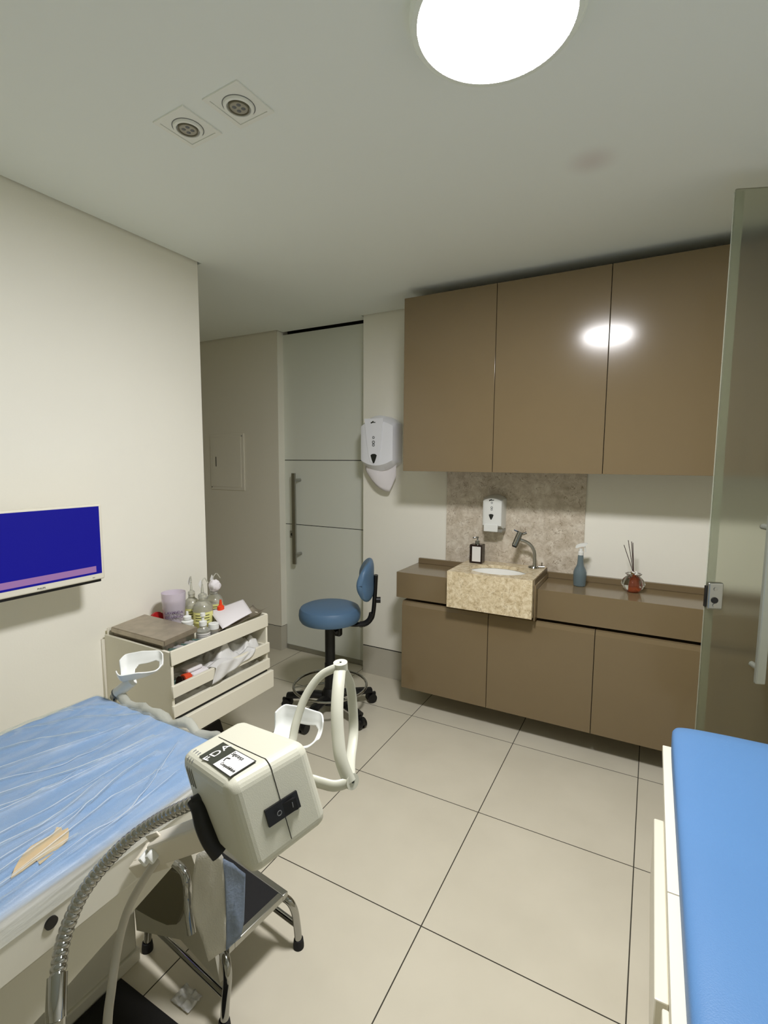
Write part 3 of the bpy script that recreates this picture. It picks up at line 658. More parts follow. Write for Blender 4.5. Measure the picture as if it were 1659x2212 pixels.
tag(obj('gauze_pack', bx(x1-.09, x1-.04, 1.335, 1.41, .632, .648, .006, 2), M_paper), 'white gauze pack stacked on top of another in the upper tray', 'gauze')

# things on top of the shelf
ZB = .7245
t = thing('steel_case', 'dull steel instrument case with lid ajar on the supply shelf', 'instrument case', (-1.8, 1.32, ZB))
obj('case', bx(-1.985, -1.672, 1.250, 1.405, ZB, .782, .003), M_steel, t)
bm = bmesh.new(); V = []
lz = .012
cor = [(-1.985, 1.238, .800), (-1.998, 1.408, .808), (-1.640, 1.396, .812), (-1.630, 1.226, .806)]
tp = [bm.verts.new(c) for c in cor]; bt = [bm.verts.new((c[0], c[1], c[2]-.022)) for c in cor]
bm.faces.new(tp); bm.faces.new(bt[::-1])
for i in range(4): bm.faces.new((tp[i], bt[i], bt[(i+1) % 4], tp[(i+1) % 4]))
bmesh.ops.bevel(bm, geom=list(bm.edges), offset=.003, segments=2, affect='EDGES')
obj('lid', bm, M_steel, t)
def syringe_like(k):
    y = 1.262+.020*k; x = -1.655+.004*math.sin(k*3)
    return prism([(0, 0), (.055, 0), (.058, .03+.005*math.sin(k*2)), (.004, .028)], (0, .0022, 0), origin=(x-.01, y, ZB+.004), ux=(.93, .1, .1), uy=(-.15, .25, 1))
for k in range(7):
    tag(obj('sachet', syringe_like(k), M_paper if k % 3 else M_tealpk, smooth=False), 'small paper sachet standing in a row beside the steel case', 'sachet', 'sachets beside the steel case')
# candle cup
t = thing('candle_cup', 'lilac glass candle cup lettered LAVANDA on the supply shelf', 'candle', (-1.9, 1.49, ZB))
cc = (-1.90, 1.488, ZB)
obj('cup', lathe([(0, 0), (.040, 0), (.043, .004), (.053, .180), (.0515, .180), (.042, .006), (0, .006)], cc, 48), M_lilac, t)
obj('wax', lathe([(0, .006), (.041, .006), (.049, .140), (0, .140)], cc, 48), mat('lilac_wax', (236, 230, 238), .6), t)
fd = Vector((.775, -.63, 0)).normalized(); fr_ = Vector((.63, .775, 0)).normalized()
for s_, dz in (('LAVANDA', .098), ('DE LINHO', .078)):
    text('lettering', s_, .0165, frame(Vector(cc)+fd*.0535+Vector((0, 0, dz)), fr_, (0, 0, 1)), mat('purple_ink'+s_[:2], (96, 70, 112), .6), t, ext=.0008)
# red cap behind
tag(obj('red_lid', lathe([(0, -.012), (.033, -.012), (.036, 0), (.033, .012), (0, .012)], (0, 0, 0), 32, mtx=Matrix.Translation((-1.965, 1.447, ZB+.052)) @ Matrix.Rotation(1.2, 4, 'Y')), M_red), 'dark red round lid leaning on the wall behind the steel case', 'lid')
def wash_bottle(cx, cy, h, r, lab, mliq, fill, tilt, lblm):
    t = thing('wash_bottle', lab, 'bottle', (cx, cy, ZB), 0, 'plastic wash bottles')
    obj('bottle', lathe([(0, 0), (r*.93, 0), (r, .006), (r, h*.66), (r*.96, h*.74), (r*.72, h*.84), (r*.42, h*.90), (r*.38, h), (0, h)], (cx, cy, ZB), 32), M_cglass, t)
    obj('liquid', lathe([(0, .0), (r*.94, 0), (r*1.004, .006), (r*1.004, h*fill), (0, h*fill)], (cx, cy, ZB), 32), mliq, t)
    bm = bmesh.new(); n = 14
    V = [[bm.verts.new((cx+(r+.0010)*math.cos(a), cy+(r+.0010)*math.sin(a), ZB+z)) for z in (h*.26, h*.60)] for a in [math.radians(-105+130*i/n) for i in range(n+1)]]
    for i in range(n): bm.faces.new((V[i][0], V[i+1][0], V[i+1][1], V[i][1]))
    lb = obj('label', bm, lblm, t)
    for q in (.34, .42, .50):
        bm = bmesh.new(); n = 6
        V = [[bm.verts.new((cx+(r+.0016)*math.cos(a), cy+(r+.0016)*math.sin(a), ZB+z)) for z in (h*q, h*(q+.022))] for a in [math.radians(-85+80*i/n) for i in range(n+1)]]
        for i in range(n): bm.faces.new((V[i][0], V[i+1][0], V[i+1][1], V[i][1]))
        obj('label_line', bm, M_ink, lb)
    cp = obj('cap', lathe([(0, 0), (r*.44, 0), (r*.42, .014), (r*.16, .022), (r*.10, .06), (0, .06)], (cx, cy, ZB+h), 20), M_cglass, t)
    top = Vector((cx, cy, ZB+h+.055)); 
    obj('spout', tube([top, top+Vector((0, 0, .02)), top+Vector((tilt[0]*.5, tilt[1]*.5, .034)), top+Vector((tilt[0], tilt[1], .010))], .0028, sm=4, seg=8), M_cglass, t)
    obj('tag', prism([(-.012, 0), (0, .022), (.012, .004), (0, -.022)], (0.0008, 0, 0), origin=top+Vector((-.002, -.008, .010)), ux=(0, 1, 0)), M_poly, t, smooth=False)
wash_bottle(-1.885, 1.575, .150, .036, 'wash bottle of yellow liquid standing next to the lilac candle cup', M_yel, .58, (.02, -.02), M_ylabel)
wash_bottle(-1.800, 1.565, .150, .045, 'largest wash bottle of yellow liquid, in front centre of the bottles', M_yel, .58, (.01, .025), M_ylabel)
wash_bottle(-1.880, 1.705, .135, .043, 'wash bottle with frosted shoulder, farthest from the candle cup', M_cglass, .3, (.02, .025), M_ylabel)
t = thing('dropper_bottle', 'small brown bottle with orange pointed cap on the supply shelf', 'bottle', (-1.775, 1.655, ZB))
obj('bottle', lathe([(0, 0), (.026, 0), (.028, .004), (.028, .058), (.012, .068), (0, .068)], (-1.765, 1.650, ZB+.004), 28), M_dkbrown, t)
obj('cap', lathe([(0, 0), (.017, 0), (.016, .024), (.008, .030), (.0045, .055), (0, .056)], (-1.765, 1.640, ZB+.070), 24), M_orange, t)
t = thing('white_cap_bottle', 'white stacked-cap bottle beside the lilac candle cup', 'bottle', (-1.745, 1.425, ZB))
obj('bottle', lathe([(0, 0), (.026, 0), (.027, .004), (.027, .060), (.016, .072), (0, .072)], (-1.745, 1.432, ZB), 28), M_white, t)
obj('cap', lathe([(0, 0), (.024, 0), (.025, .016), (.013, .022), (.017, .024), (.017, .036), (.006, .042), (.005, .058), (0, .058)], (-1.745, 1.432, ZB+.070), 24), M_white, t)
t = thing('pump_bottle', 'small clear pump bottle with printed label at the shelf front', 'bottle', (-1.655, 1.437, ZB))
obj('bottle', lathe([(0, 0), (.027, 0), (.029, .004), (.029, .058), (.013, .072), (.011, .080), (0, .080)], (-1.658, 1.440, ZB), 28), M_cglass, t)
lb = obj('label', lathe([(.0294, .014), (.0294, .050)], (-1.658, 1.440, ZB), 28), M_label, t)
for q in (.020, .027, .034, .041): obj('label_line', lathe([(.0298, q), (.0298, q+.0025)], (-1.658, 1.440, ZB), 28), M_greyink, lb)
obj('pump', lathe([(0, 0), (.016, 0), (.016, .018), (.006, .022), (.006, .040), (.011, .041), (.010, .054), (0, .055)], (-1.658, 1.440, ZB+.078), 20), M_white, t)
t = thing('ointment_jar', 'small white-capped jar beside the clear pump bottle', 'jar', (-1.65, 1.487, ZB))
obj('jar', lathe([(0, 0), (.019, 0), (.020, .004), (.020, .050), (0, .050)], (-1.652, 1.492, ZB), 24), M_cglass, t)
obj('lid', lathe([(0, 0), (.022, 0), (.022, .022), (.020, .024), (0, .024)], (-1.652, 1.492, ZB+.050), 24), M_white, t)
def cot(u, v):
    th = 2*PI*u; ph = PI*v; p = Vector((math.sin(ph)*math.cos(th), math.sin(ph)*math.sin(th), math.cos(ph)))
    return Vector((-1.80, 1.640, .915)) + p*(.027*(1+.25*noise.noise(p*3)))
bm = grid_bm(20, 12, cot); bmesh.ops.remove_doubles(bm, verts=bm.verts, dist=.0004)
tag(obj('cotton_ball', bm, M_paper), 'white cotton wad wedged between the wash bottle tops', 'cotton')
def pap(u, v):
    a = Vector((-1.795, 1.600, .800)); b = Vector((-1.770, 1.790, .815)); c_ = Vector((-1.622, 1.515, .775)); e = Vector((-1.640, 1.715, .792))
    p = (a*(1-v)+b*v)*(1-u)+(c_*(1-v)+e*v)*u; p.z += .012*math.sin(u*3)*math.sin(v*3)-.006*u; return p
tag(solid(obj('paper_sheet', grid_bm(12, 12, pap), M_paper), .0008), 'folded white paper sheet lying over the far end of the shelf top', 'paper')
def foil(u, v):
    y = 1.50+.285*v; x = -1.70+.088*u; return Vector((x, y, .756+.020*v*v*v+.018*(2*u-1)**2+.003*math.sin(v*14)))
tag(solid(obj('steel_tray', grid_bm(12, 20, foil), M_steel), .001), 'shallow curved steel tray under the white paper sheet', 'tray')
crumple('teal_packet', -1.88, -1.80, 1.72, 1.765, ZB, .07, M_tealpk, 4.4, 'crumpled pale teal packet behind the paper sheet', 'packet', 18, nn=14)
tag(obj('dark_box', bx(-1.70, -1.62, 1.512, 1.56, ZB, ZB+.028, .003), M_black), 'black pouch at the shelf front right of the small jar', 'pouch')

# black floor object by the wall corner
t = thing('cable_box', 'small black box with curled cable on the floor under the supply shelf', 'box', (-1.93, 1.62, 0))
obj('body', prism([(0, 0), (.17, 0), (.17, .05), (.12, .17), (0, .17)], (0, .13, 0), origin=(-2.02, 1.61, .001)), M_black, t, smooth=False)
obj('curled_cable', tube([(-1.86+.02*math.cos(k*.7), 1.73+.006*k*.1, .035+.02*math.sin(k*.7)+.0008*k) for k in range(40)], .004, seg=8), M_greyink, t)

# ------------------------------------------------------------------ examination chair (left)
ZM = .78; XF, XN, YF0 = -1.475, -.878, .868
t = thing('gynaecology_chair', 'examination chair with beige frame, pedestal and two white leg holders, under a blue towel', 'examination chair', (-1.3, .2, 0))
obj('mattress', bx(XF+.005, XN-.012, -.55, YF0-.005, .735, ZM-.006, .022, 4), M_skin, t)
obj('side_rail', bx(XN-.035, XN+.003, -.55, .80, .655, .742, .006, 2), M_cream2, t)
obj('under_frame', bx(XF+.02, XN-.035, -.5, .84, .675, .735, .004), M_cream2, t)
for y in (.412, -.1): obj("rail_bolt", tube([(XN+.002, y, .708), (XN+.007, y, .708)], .0105, seg=20), M_black, t)
# skirt cover beneath, pedestal
obj('pedestal', bx(-1.66, -1.295, -.1, .838, 0.035, .68, .006, 2), M_cream2, t)
obj('pedestal_foot', bx(-1.68, -1.285, -.14, .842, 0.0, .04, .004, 2), M_cream2, t)
bm = bmesh.new(); add_prism(bm, [(-.5, .66), (.80, .66), (.80, .60), (.42, .50), (-.5, .30)], (.012, 0, 0), origin=(XN-.06, 0, 0), ux=(0, 1, 0))
obj('side_cover', bm, M_cream2, t, smooth=False)
obj('leg_section_plate', prism([(-1.302, .166), (-1.219, .293), (-1.135, .42), (-1.049, .46), (-.999, .36), (-.947, .11), (-1.099, .162), (-1.296, .092)], (0, .012, 0), origin=(0, .84, 0)), M_grey, t, smooth=False)
obj('leg_section_pad', prism([(-1.285, .184), (-1.208, .305), (-1.121, .38), (-1.062, .385), (-1.056, .331), (-1.068, .276), (-1.095, .224), (-1.135, .202), (-1.195, .191)], (0, .012, 0), origin=(0, .826, 0)), M_olive, t, smooth=False)
obj('plate_hanger', bx(-1.16, -1.06, .845, .86, .40, .70), M_grey, t)
def leg_holder(c, ax, upv, hl, rad_, post_pts):
    ax = Vector(ax).normalized(); upv = Vector(upv); upv = (upv-ax*upv.dot(ax)).normalized(); wd = upv.cross(ax)
    lh = obj('leg_holder', tube(post_pts, .0165, seg=24), M_white, t)
    bm = bmesh.new(); nu, nv = 28, 28; V = []
    for i in range(nu+1):
        s_ = -1+2*i/nu; row = []
        wr_ = rad_*(1-.10*s_)*(1-.55*max(0, abs(s_)-.72)**2/.078)
        for j in range(nv+1):
            q = -1+2*j/nv; th = q*math.radians(92-16*max(0, s_)+6*s_*q)
            flare = 1+.18*max(0, abs(q)-.75)/.25
            dpt = rad_*(1.0+.12*math.cos(s_*1.4)-.55*max(0, s_)**1.5)
            row.append(bm.verts.new(c+ax*(hl*s_)+wd*(wr_*math.sin(th)*flare)-upv*(dpt*math.cos(th))))
        V.append(row)
    for i in range(nu):
        for j in range(nv):
            s_ = -1+2*(i+.5)/nu; q = -1+2*(j+.5)/nv
            if ((s_-.22)/.58)**4+((q)/.52)**4 < 1: continue
            bm.faces.new((V[i][j], V[i+1][j], V[i+1][j+1], V[i][j+1]))
    bmesh.ops.delete(bm, geom=[v for v in bm.verts if not v.link_faces], context='VERTS')
    o = obj('calf_rest', bm, M_white, lh, ang=180); sm2 = o.modifiers.new('smooth', 'SMOOTH'); sm2.iterations = 3
    solid(o, .004); bv = o.modifiers.new('bevel', 'BEVEL'); bv.width = .0012; bv.segments = 2; bv.limit_method = 'ANGLE'
    obj('post_cap', tube([post_pts[0]-(post_pts[1]-post_pts[0]).normalized()*.001, post_pts[0]+(post_pts[1]-post_pts[0]).normalized()*.004], .0170, seg=24), M_greyink, lh)
    return lh
l1 = leg_holder(Vector((-1.352, .930, .890)), rt*.92+fw*.30+Vector((0, 0, .10)), Vector((0, 0, 1))-fw*.30, .063, .046, [Vector((-1.397, .878, .798)), Vector((-1.352, .902, .840))])
obj('clamp_rod', tube([(-1.408, .865, .70), (-1.404, .883, .802)], .006, seg=10), M_chrome, l1)
l2 = leg_holder(Vector((-.702, .862, .895)), rt*.95-fw*.25-Vector((0, 0, .04)), Vector((0, 0, 1))-fw*.40, .064, .046, [Vector((-.770, .868, .81)), Vector((-.730, .862, .856))])
obj('clamp_rod', tube([(-.90, .80, .70), (-.84, .86, .745), (-.770, .868, .812)], .009, seg=10, sm=4), M_chrome, l2)
# release handle rod
obj('release_rod', tube([(-.900, .640, .655), (-.850, .640, .657), (-.815, .636, .655), (-.800, .632, .640), (-.797, .631, .615), (-.785, .622, .585), (-.770, .615, .553)], .0085, sm=6, seg=14), M_chrome, t)
# blue towel, torn so that the beige mattress shows, and clear film over it
LINES = [
[(-1.25, 0.506), (-1.187, 0.642), (-1.201, 0.86)], [(-1.191, 0.481), (-1.124, 0.652), (-1.103, 0.786)],
[(-1.134, 0.455), (-1.112, 0.599), (-1.092, 0.799)], [(-1.152, 0.463), (-1.123, 0.529), (-1.133, 0.611)],
[(-0.961, 0.379), (-0.978, 0.506), (-1.026, 0.647), (-1.039, 0.751)], [(-0.996, 0.394), (-0.994, 0.488), (-0.996, 0.55)],
[(-0.896, 0.35), (-0.913, 0.5), (-0.923, 0.619), (-1.035, 0.809)], [(-1.455, 0.597), (-1.35, 0.751), (-1.215, 0.861)],
[(-1.494, 0.614), (-1.414, 0.75), (-1.254, 0.875)], [(-0.944, 0.437), (-0.975, 0.59), (-0.961, 0.718)],
[(-0.923, 0.362), (-0.93, 0.43), (-0.927, 0.493)], [(-1.45, 0.663), (-1.40, 0.792), (-1.321, 0.856)],
[(-0.90, 0.489), (-0.905, 0.589), (-0.927, 0.725)], [(-1.378, 0.563), (-1.34, 0.639), (-1.254, 0.732)],
[(-1.30, 0.52), (-1.26, 0.64), (-1.22, .80)], [(-1.07, .42), (-1.06, .55), (-1.07, .70)], [(-1.03, .40), (-1.02, .50), (-1.05, .62)]]
for L_ in LINES:
    a_, b_ = L_[0], L_[1]; k_ = .3/max(.02, math.hypot(b_[0]-a_[0], b_[1]-a_[1])); L_.insert(0, (a_[0]-(b_[0]-a_[0])*k_, a_[1]-(b_[1]-a_[1])*k_))
SEG = [(a, b, i) for i, L in enumerate(LINES) for a, b in zip(L, L[1:])]
def ridge(x, y):
    s = 0; best = {}
    for (a, b, i) in SEG:
        ax, ay = a; dx, dy = b[0]-ax, b[1]-ay; tt = max(0, min(1, ((x-ax)*dx+(y-ay)*dy)/(dx*dx+dy*dy)))
        dd = (x-ax-tt*dx)**2+(y-ay-tt*dy)**2
        if dd < best.get(i, 9): best[i] = dd
    for i, dd in best.items():
        w = (.0034+.0018*((i*7) % 3)); s += (.0048+.0018*((i*5) % 3))*math.exp(-dd/(w*w))
    return s
def drape(off, near, foot, far, amp, x_lo=XF, x_hi=XN, y_lo=-.5, y_hi=YF0, nz=.002):
    def f(u, v):
        # cloth coordinates run past the edges and turn down
        rr = .024
        def turn(s, edge, sign):
            tt = (s-edge)*sign
            if tt <= -rr: return s, 0.0
            a = min((tt+rr)/rr, PI/2); base = edge-sign*rr
            return base+sign*rr*math.sin(a), rr*(1-math.cos(a)) + max(0, (tt+rr)-rr*PI/2)
        U = (x_lo-far)+((x_hi+near)-(x_lo-far))*u; V = y_lo+((y_hi+foot)-y_lo)*(v**.8)
        if U > (x_lo+x_hi)/2: x, dz1 = turn(U, x_hi+off, 1)
        else: x, dz1 = turn(U, x_lo-off, -1)
        y, dz2 = turn(V, y_hi+off, 1)
        z = ZM+off-dz1-dz2
        rg_ = ridge(U, V)*amp
        n1 = noise.noise(Vector((x*22, y*5, 1.7)))*nz+noise.noise(Vector((x*7, y*4, 3)))*nz*1.5
        if dz1 < .02 and dz2 < .02: z += rg_+n1
        else: x += (rg_+abs(n1)*1.5)*(1 if U > -1.1 else -1)*.6
        return Vector((x, y, z))
    return f
def bump_peak(f, amt=.02):
    def g_(u, v):
        p = f(u, v); d2 = (p.x+1.40)**2/.012+(p.y-.80)**2/.02; p.z += amt*math.exp(-d2); return p
    return g_
ob_ = obj('blue_towel', grid_bm(150, 200, bump_peak(drape(.002, .006, .012, .03, .6), .010)), M_towel, ang=180); solid(ob_, .002)
tag(ob_, 'light blue disposable towel stretched over the examination chair', 'towel')
pt = [(-0.933, 0.383), (-0.950, 0.396), (-0.964, 0.41), (-.975, .425), (-0.981, 0.438), (-.980, .455), (-0.977, 0.475), (-0.990, 0.488), (-0.980, 0.492), (-0.971, 0.488), (-0.969, 0.498), (-.955, .492), (-0.938, 0.481), (-0.932, 0.466), (-0.926, 0.445), (-0.922, 0.423), (-0.936, 0.425), (-0.932, 0.401)]
tag(obj('torn_patch', prism(pt, (0, 0, .0015), origin=(0, 0, ZM+.0072), ux=(1, 0, 0), uy=(0, 1, 0)), M_skin, ob_, smooth=False), 'beige vinyl showing through a ragged tear')
fl = obj('plastic_film', grid_bm(240, 280, bump_peak(drape(.0055, .050, .045, .03, 1.25, nz=.003), .010)), M_film, ang=180)
tag(fl, 'wrinkled clear plastic film stretched over the blue towel', 'plastic film')
fz = drape(.0055, .050, .045, .03, 1.25, nz=.003)
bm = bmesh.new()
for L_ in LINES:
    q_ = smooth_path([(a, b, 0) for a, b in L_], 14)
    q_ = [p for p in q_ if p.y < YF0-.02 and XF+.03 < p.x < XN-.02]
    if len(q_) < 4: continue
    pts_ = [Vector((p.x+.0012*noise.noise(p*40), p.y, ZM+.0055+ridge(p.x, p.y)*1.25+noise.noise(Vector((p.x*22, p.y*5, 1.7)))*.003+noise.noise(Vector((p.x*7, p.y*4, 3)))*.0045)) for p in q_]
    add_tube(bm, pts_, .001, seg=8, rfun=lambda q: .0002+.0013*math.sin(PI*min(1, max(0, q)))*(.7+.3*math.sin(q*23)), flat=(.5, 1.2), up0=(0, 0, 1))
obj('crease_glints', bm, mat('film_crease_glint', (222, 228, 234), .35, alpha=.26), fl)  # whitish strands along the film folds, imitating their bright highlights
bm = bmesh.new()
pth = [Vector((-1.42+.5*k/24, YF0+.012+.006*math.sin(k*1.3), ZM-.004+.008*math.sin(k*.9)+.010*math.exp(-((k-3)/4)**2))) for k in range(25)]
add_tube(bm, pth, .013, seg=10, rfun=lambda q: .010+.005*abs(math.sin(q*17)))
for v in bm.verts: v.co += Vector((0, .003, .003))*noise.noise(v.co*60)
obj('gathered_edge', bm, M_filmedge, fl, ang=180)
# hanging disposable sheet at the chair's corner
def flat_sheet(pts, th=.0015, bend=.006, seed=0):
    bm = bmesh.new(); P_ = [Vector(p) for p in pts]; c_ = sum(P_, Vector())/len(P_)
    K = 6; rings = []
    for k in range(K, 0, -1):
        q = k/K; ring = []
        for i, p in enumerate(P_):
            nx = P_[(i+1) % len(P_)]
            for s in (0, .5):
                w = p.lerp(nx, s); w = c_.lerp(w, q); w += fw*(bend*noise.noise(Vector((w.x*30+seed, w.z*18, 0)))); ring.append(bm.verts.new(w))
        rings.append(ring)
    for A, B in zip(rings, rings[1:]):
        for i in range(len(A)): bm.faces.new((A[i], A[(i+1) % len(A)], B[(i+1) % len(A)], B[i]))
    cv = bm.verts.new(c_)
    for i in range(len(rings[-1])): bm.faces.new((rings[-1][i], rings[-1][(i+1) % len(rings[-1])], cv))
    return bm
t = thing('hanging_sheet', 'white disposable sheet with blue film strip hanging from the chair corner above the step', 'sheet', (-.73, .65, .60))
solid(obj('white_part', flat_sheet([(-0.77, 0.634, 0.712), (-0.741, 0.653, 0.737), (-0.722, 0.659, 0.707), (-0.712, 0.654, 0.615), (-0.707, 0.646, 0.52), (-0.737, 0.627, 0.497), (-0.75, 0.624, 0.537), (-0.774, 0.619, 0.608), (-0.775, 0.625, 0.661)]), M_sheetw, t, ang=180), .001)
tag(solid(obj('film_strip', flat_sheet([(-0.722, 0.659, 0.707), (-0.71, 0.675, 0.689), (-0.695, 0.69, 0.655), (-0.691, 0.682, 0.563), (-0.689, 0.669, 0.538), (-0.707, 0.646, 0.52), (-0.712, 0.654, 0.615)], seed=5, bend=.01), M_sheetb, t, ang=180), .001), 'translucent blue film strip')

# ------------------------------------------------------------------ box-shaped lamp head on the chair arm
t = thing('colposcope_head', 'cream box-shaped device lettered FDA with black rocker switch and curved white guard', 'medical device', (-.6, .61, .85))
BC = {(-1, 1, 1): (-.701, .699, .992), (-1, -1, 1): (-.725, .564, .981), (1, -1, 1): (-.546, .506, 1.012), (1, 1, 1): (-.502, .653, 1.024),
      (1, -1, -1): (-.508, .522, .857), (1, 1, -1): (-.464, .669, .874), (-1, -1, -1): (-.689, .578, .833), (-1, 1, -1): (-.665, .715, .85)}
BV = {k: Vector(v) for k, v in BC.items()}
def tri(a, b, c):
    s = Vector()
    for i in (0, 1):
        for j in (0, 1):
            for k in (0, 1):
                s += BV[(2*i-1, 2*j-1, 2*k-1)]*((a if i else 1-a)*(b if j else 1-b)*(c if k else 1-c))
    return s
bm = bmesh.new(); vm = {k: bm.verts.new(v) for k, v in BV.items()}
for q in (((-1, -1, -1), (-1, 1, -1), (1, 1, -1), (1, -1, -1)), ((-1, -1, 1), (1, -1, 1), (1, 1, 1), (-1, 1, 1)), ((-1, -1, -1), (1, -1, -1), (1, -1, 1), (-1, -1, 1)),
          ((-1, 1, -1), (-1, 1, 1), (1, 1, 1), (1, 1, -1)), ((1, -1, -1), (1, 1, -1), (1, 1, 1), (1, -1, 1)), ((-1, -1, -1), (-1, -1, 1), (-1, 1, 1), (-1, 1, -1))):
    bm.faces.new([vm[k] for k in q])
bmesh.ops.bevel(bm, geom=list(bm.edges), offset=.021, segments=6, affect='EDGES', profile=.5)
hous = obj('housing', bm, M_cream, t, ang=60)
def face_frame(A, B, Cc, lift=.0006):
    ux = (B-A); uy = (Cc-A); n = ux.cross(uy).normalized(); cen = (BV[(1, 1, 1)]+BV[(-1, -1, -1)])/2
    if n.dot(A-cen) < 0: n = -n
    return (lambda a, b, l=lift: A+ux*a+uy*b+n*l), n, ux.normalized(), uy.normalized()
T2, T3, T1, T4, B3, B4, B2 = BV[(-1, -1, 1)], BV[(1, -1, 1)], BV[(-1, 1, 1)], BV[(1, 1, 1)], BV[(1, -1, -1)], BV[(1, 1, -1)], BV[(-1, -1, -1)]
ft, nt_, uxt, uyt = face_frame(T2, T3, T1)
def quad(pts, n, th): 
    bm = bmesh.new(); a = [bm.verts.new(p) for p in pts]; b = [bm.verts.new(p+n*th) for p in pts]
    bm.faces.new(a[::-1]); bm.faces.new(b)
    for i in range(len(a)): bm.faces.new((a[i], a[(i+1) % len(a)], b[(i+1) % len(a)], b[i]))
    return bm
# the seam between the two halves
ff, nf_, uxf, uyf = face_frame(T3, T4, B3)
E_ = (T3+T4)/2; F_ = (B3+B4)/2; sg = .021
ec_ = E_-uxt*sg+uyf*sg
sp_ = [tri(.14, .5, 1)+nt_*.0004, tri(.5, .5, 1)+nt_*.0004, E_-uxt*sg+nt_*.0006]+[ec_+(nt_*math.cos(k_*PI/12)+nf_*math.sin(k_*PI/12))*(sg+.0004) for k_ in range(1, 6)]+[E_+uyf*sg+nf_*.0004, E_.lerp(F_, .5)+nf_*.0002, F_-uyf*sg]
obj('seam', tube(sp_, .0006, seg=6), M_gap, hous)
S1 = obj('brand_sticker', quad([ft(.305, .12), ft(.57, .12), ft(.583, .462), ft(.305, .468)], nt_, .0006), mat('dark_green_sticker', (44, 48, 38), .5), t, smooth=False)
mF = frame(ft(.438, .292, .0016), uyt, -uxt)
text('lettering', 'FDA', .024, mF, M_label, S1, ext=.0003, sx=1.15)
S2 = obj('safety_sticker', quad([ft(.57, .118), ft(.935, .112), ft(.945, .470), ft(.578, .464)], nt_, .0005), M_ink, t, smooth=False)
obj('sticker_face', quad([ft(.583, .13, .0012), ft(.920, .125, .0012), ft(.930, .456, .0012), ft(.592, .450, .0012)], nt_, .0003), M_label, S2, smooth=False)
text('lettering', 'Segurança', .0120, frame(ft(.705, .395, .0017), uyt*.0+uxt, uyt), M_ink, S2, sx=.8).name = 'lettering'
text('lettering', 'Compatibilidade', .0088, frame(ft(.775, .20, .0017), uxt, uyt), M_ink, S2, sx=.85)
obj('emblem', tube([ft(.64, .24, .002), ft(.625, .29, .002), ft(.67, .31, .002)], .0010, seg=6, sm=4), M_ink, S2)
# rocker switch
ff, nf_, uxf, uyf = face_frame(T3, T4, B3)
sw = obj('rocker_switch', quad([ff(.30, .60, -.001), ff(.695, .60, -.001), ff(.695, .42, -.001), ff(.30, .42, -.001)], nf_, .005), M_black, t, smooth=False)
obj('rocker', prism([(-.0005, 0), (.021, .001), (.043, .0075), (.043, .0)], uyf*(-.020), origin=ff(.36, .582, .003), ux=uxf, uy=nf_), M_black, sw, smooth=False)
text('off_mark', 'O', .012, frame(ff(.43, .512, .0085), uxf, -uyf), M_greyink, sw)
text('on_mark', 'I', .012, frame(ff(.585, .505, .0115), uxf, -uyf), M_greyink, sw)
# vent grooves near the rear left corner
fl_, nl_, uxl, uyl = face_frame(T2, T3, B2)
dn_ = (B2-T2).normalized()
for k in range(3):
    a = .15+.05*k; P0 = T2.lerp(T3, a)
    obj('vent_slot', tube([P0+uyt*.024, P0+uyt*.021, P0+(uyt+dn_)*(.021*.30), P0+dn_*.021, P0+dn_*.052], .0014, seg=6), M_greyink, hous)
# clamp lever on the left side
obj('clamp_lever', tube([(-.668, .553, .918), (-.652, .548, .911), (-.640, .544, .890), (-.626, .545, .866), (-.612, .552, .842)], .0105, seg=14, sm=5, flat=(.9, 1.5)), M_black, t)
obj('clamp_pivot', tube([(-.655, .565, .925), (-.668, .545, .918)], .009, seg=12), M_black, t)
# curved guard
M_guard = mat('guard_plastic', (190, 190, 174), .4)
def band(pts, w=.0105):
    return tube(pts, w, seg=14, sm=8, flat=(.55, 1.0), up0=(.8, -.5, .2))
gd = obj('guard', band([(-.590, .700, .925), (-.612, .744, .935), (-.619, .768, .969), (-.617, .797, 1.012), (-.603, .832, 1.047), (-.578, .870, 1.060)]), M_guard, t)
obj('guard_rib', tube([(-.578, .870, 1.058), (-.560, .835, 1.030), (-.545, .808, .995), (-.531, .790, .955), (-.515, .777, .915), (-.496, .778, .873)], .013, seg=14, sm=8, flat=(.6, 1.0), up0=(.5, -.8, .1)), M_guard, gd)
obj('guard_rib', tube([(-.577, .875, 1.055), (-.577, .907, 1.005), (-.574, .915, .945), (-.566, .905, .890), (-.540, .850, .862), (-.498, .785, .868)], .011, seg=14, sm=8, flat=(1.0, .45), up0=(.87, .47, 0)), M_guard, gd)
obj('guard_rib', tube([(-.496, .778, .873), (-.515, .755, .872), (-.540, .742, .878), (-.560, .730, .885), (-.575, .700, .895)], .0115, seg=14, sm=8, flat=(1, .6)), M_guard, gd)
for p, n_ in (((-.578, .871, 1.063), (0, -.1, 1)), ((-.494, .782, .873), (.9, -.3, .2))):
    n_ = Vector(n_).normalized(); p = Vector(p)
    cp = obj('guard_hub', tube([p-n_*.012, p+n_*.005], .0155, seg=24), M_guard, gd)
    obj('hub_screw', tube([p+n_*.005, p+n_*.0056], .003, seg=12), M_ink, cp)
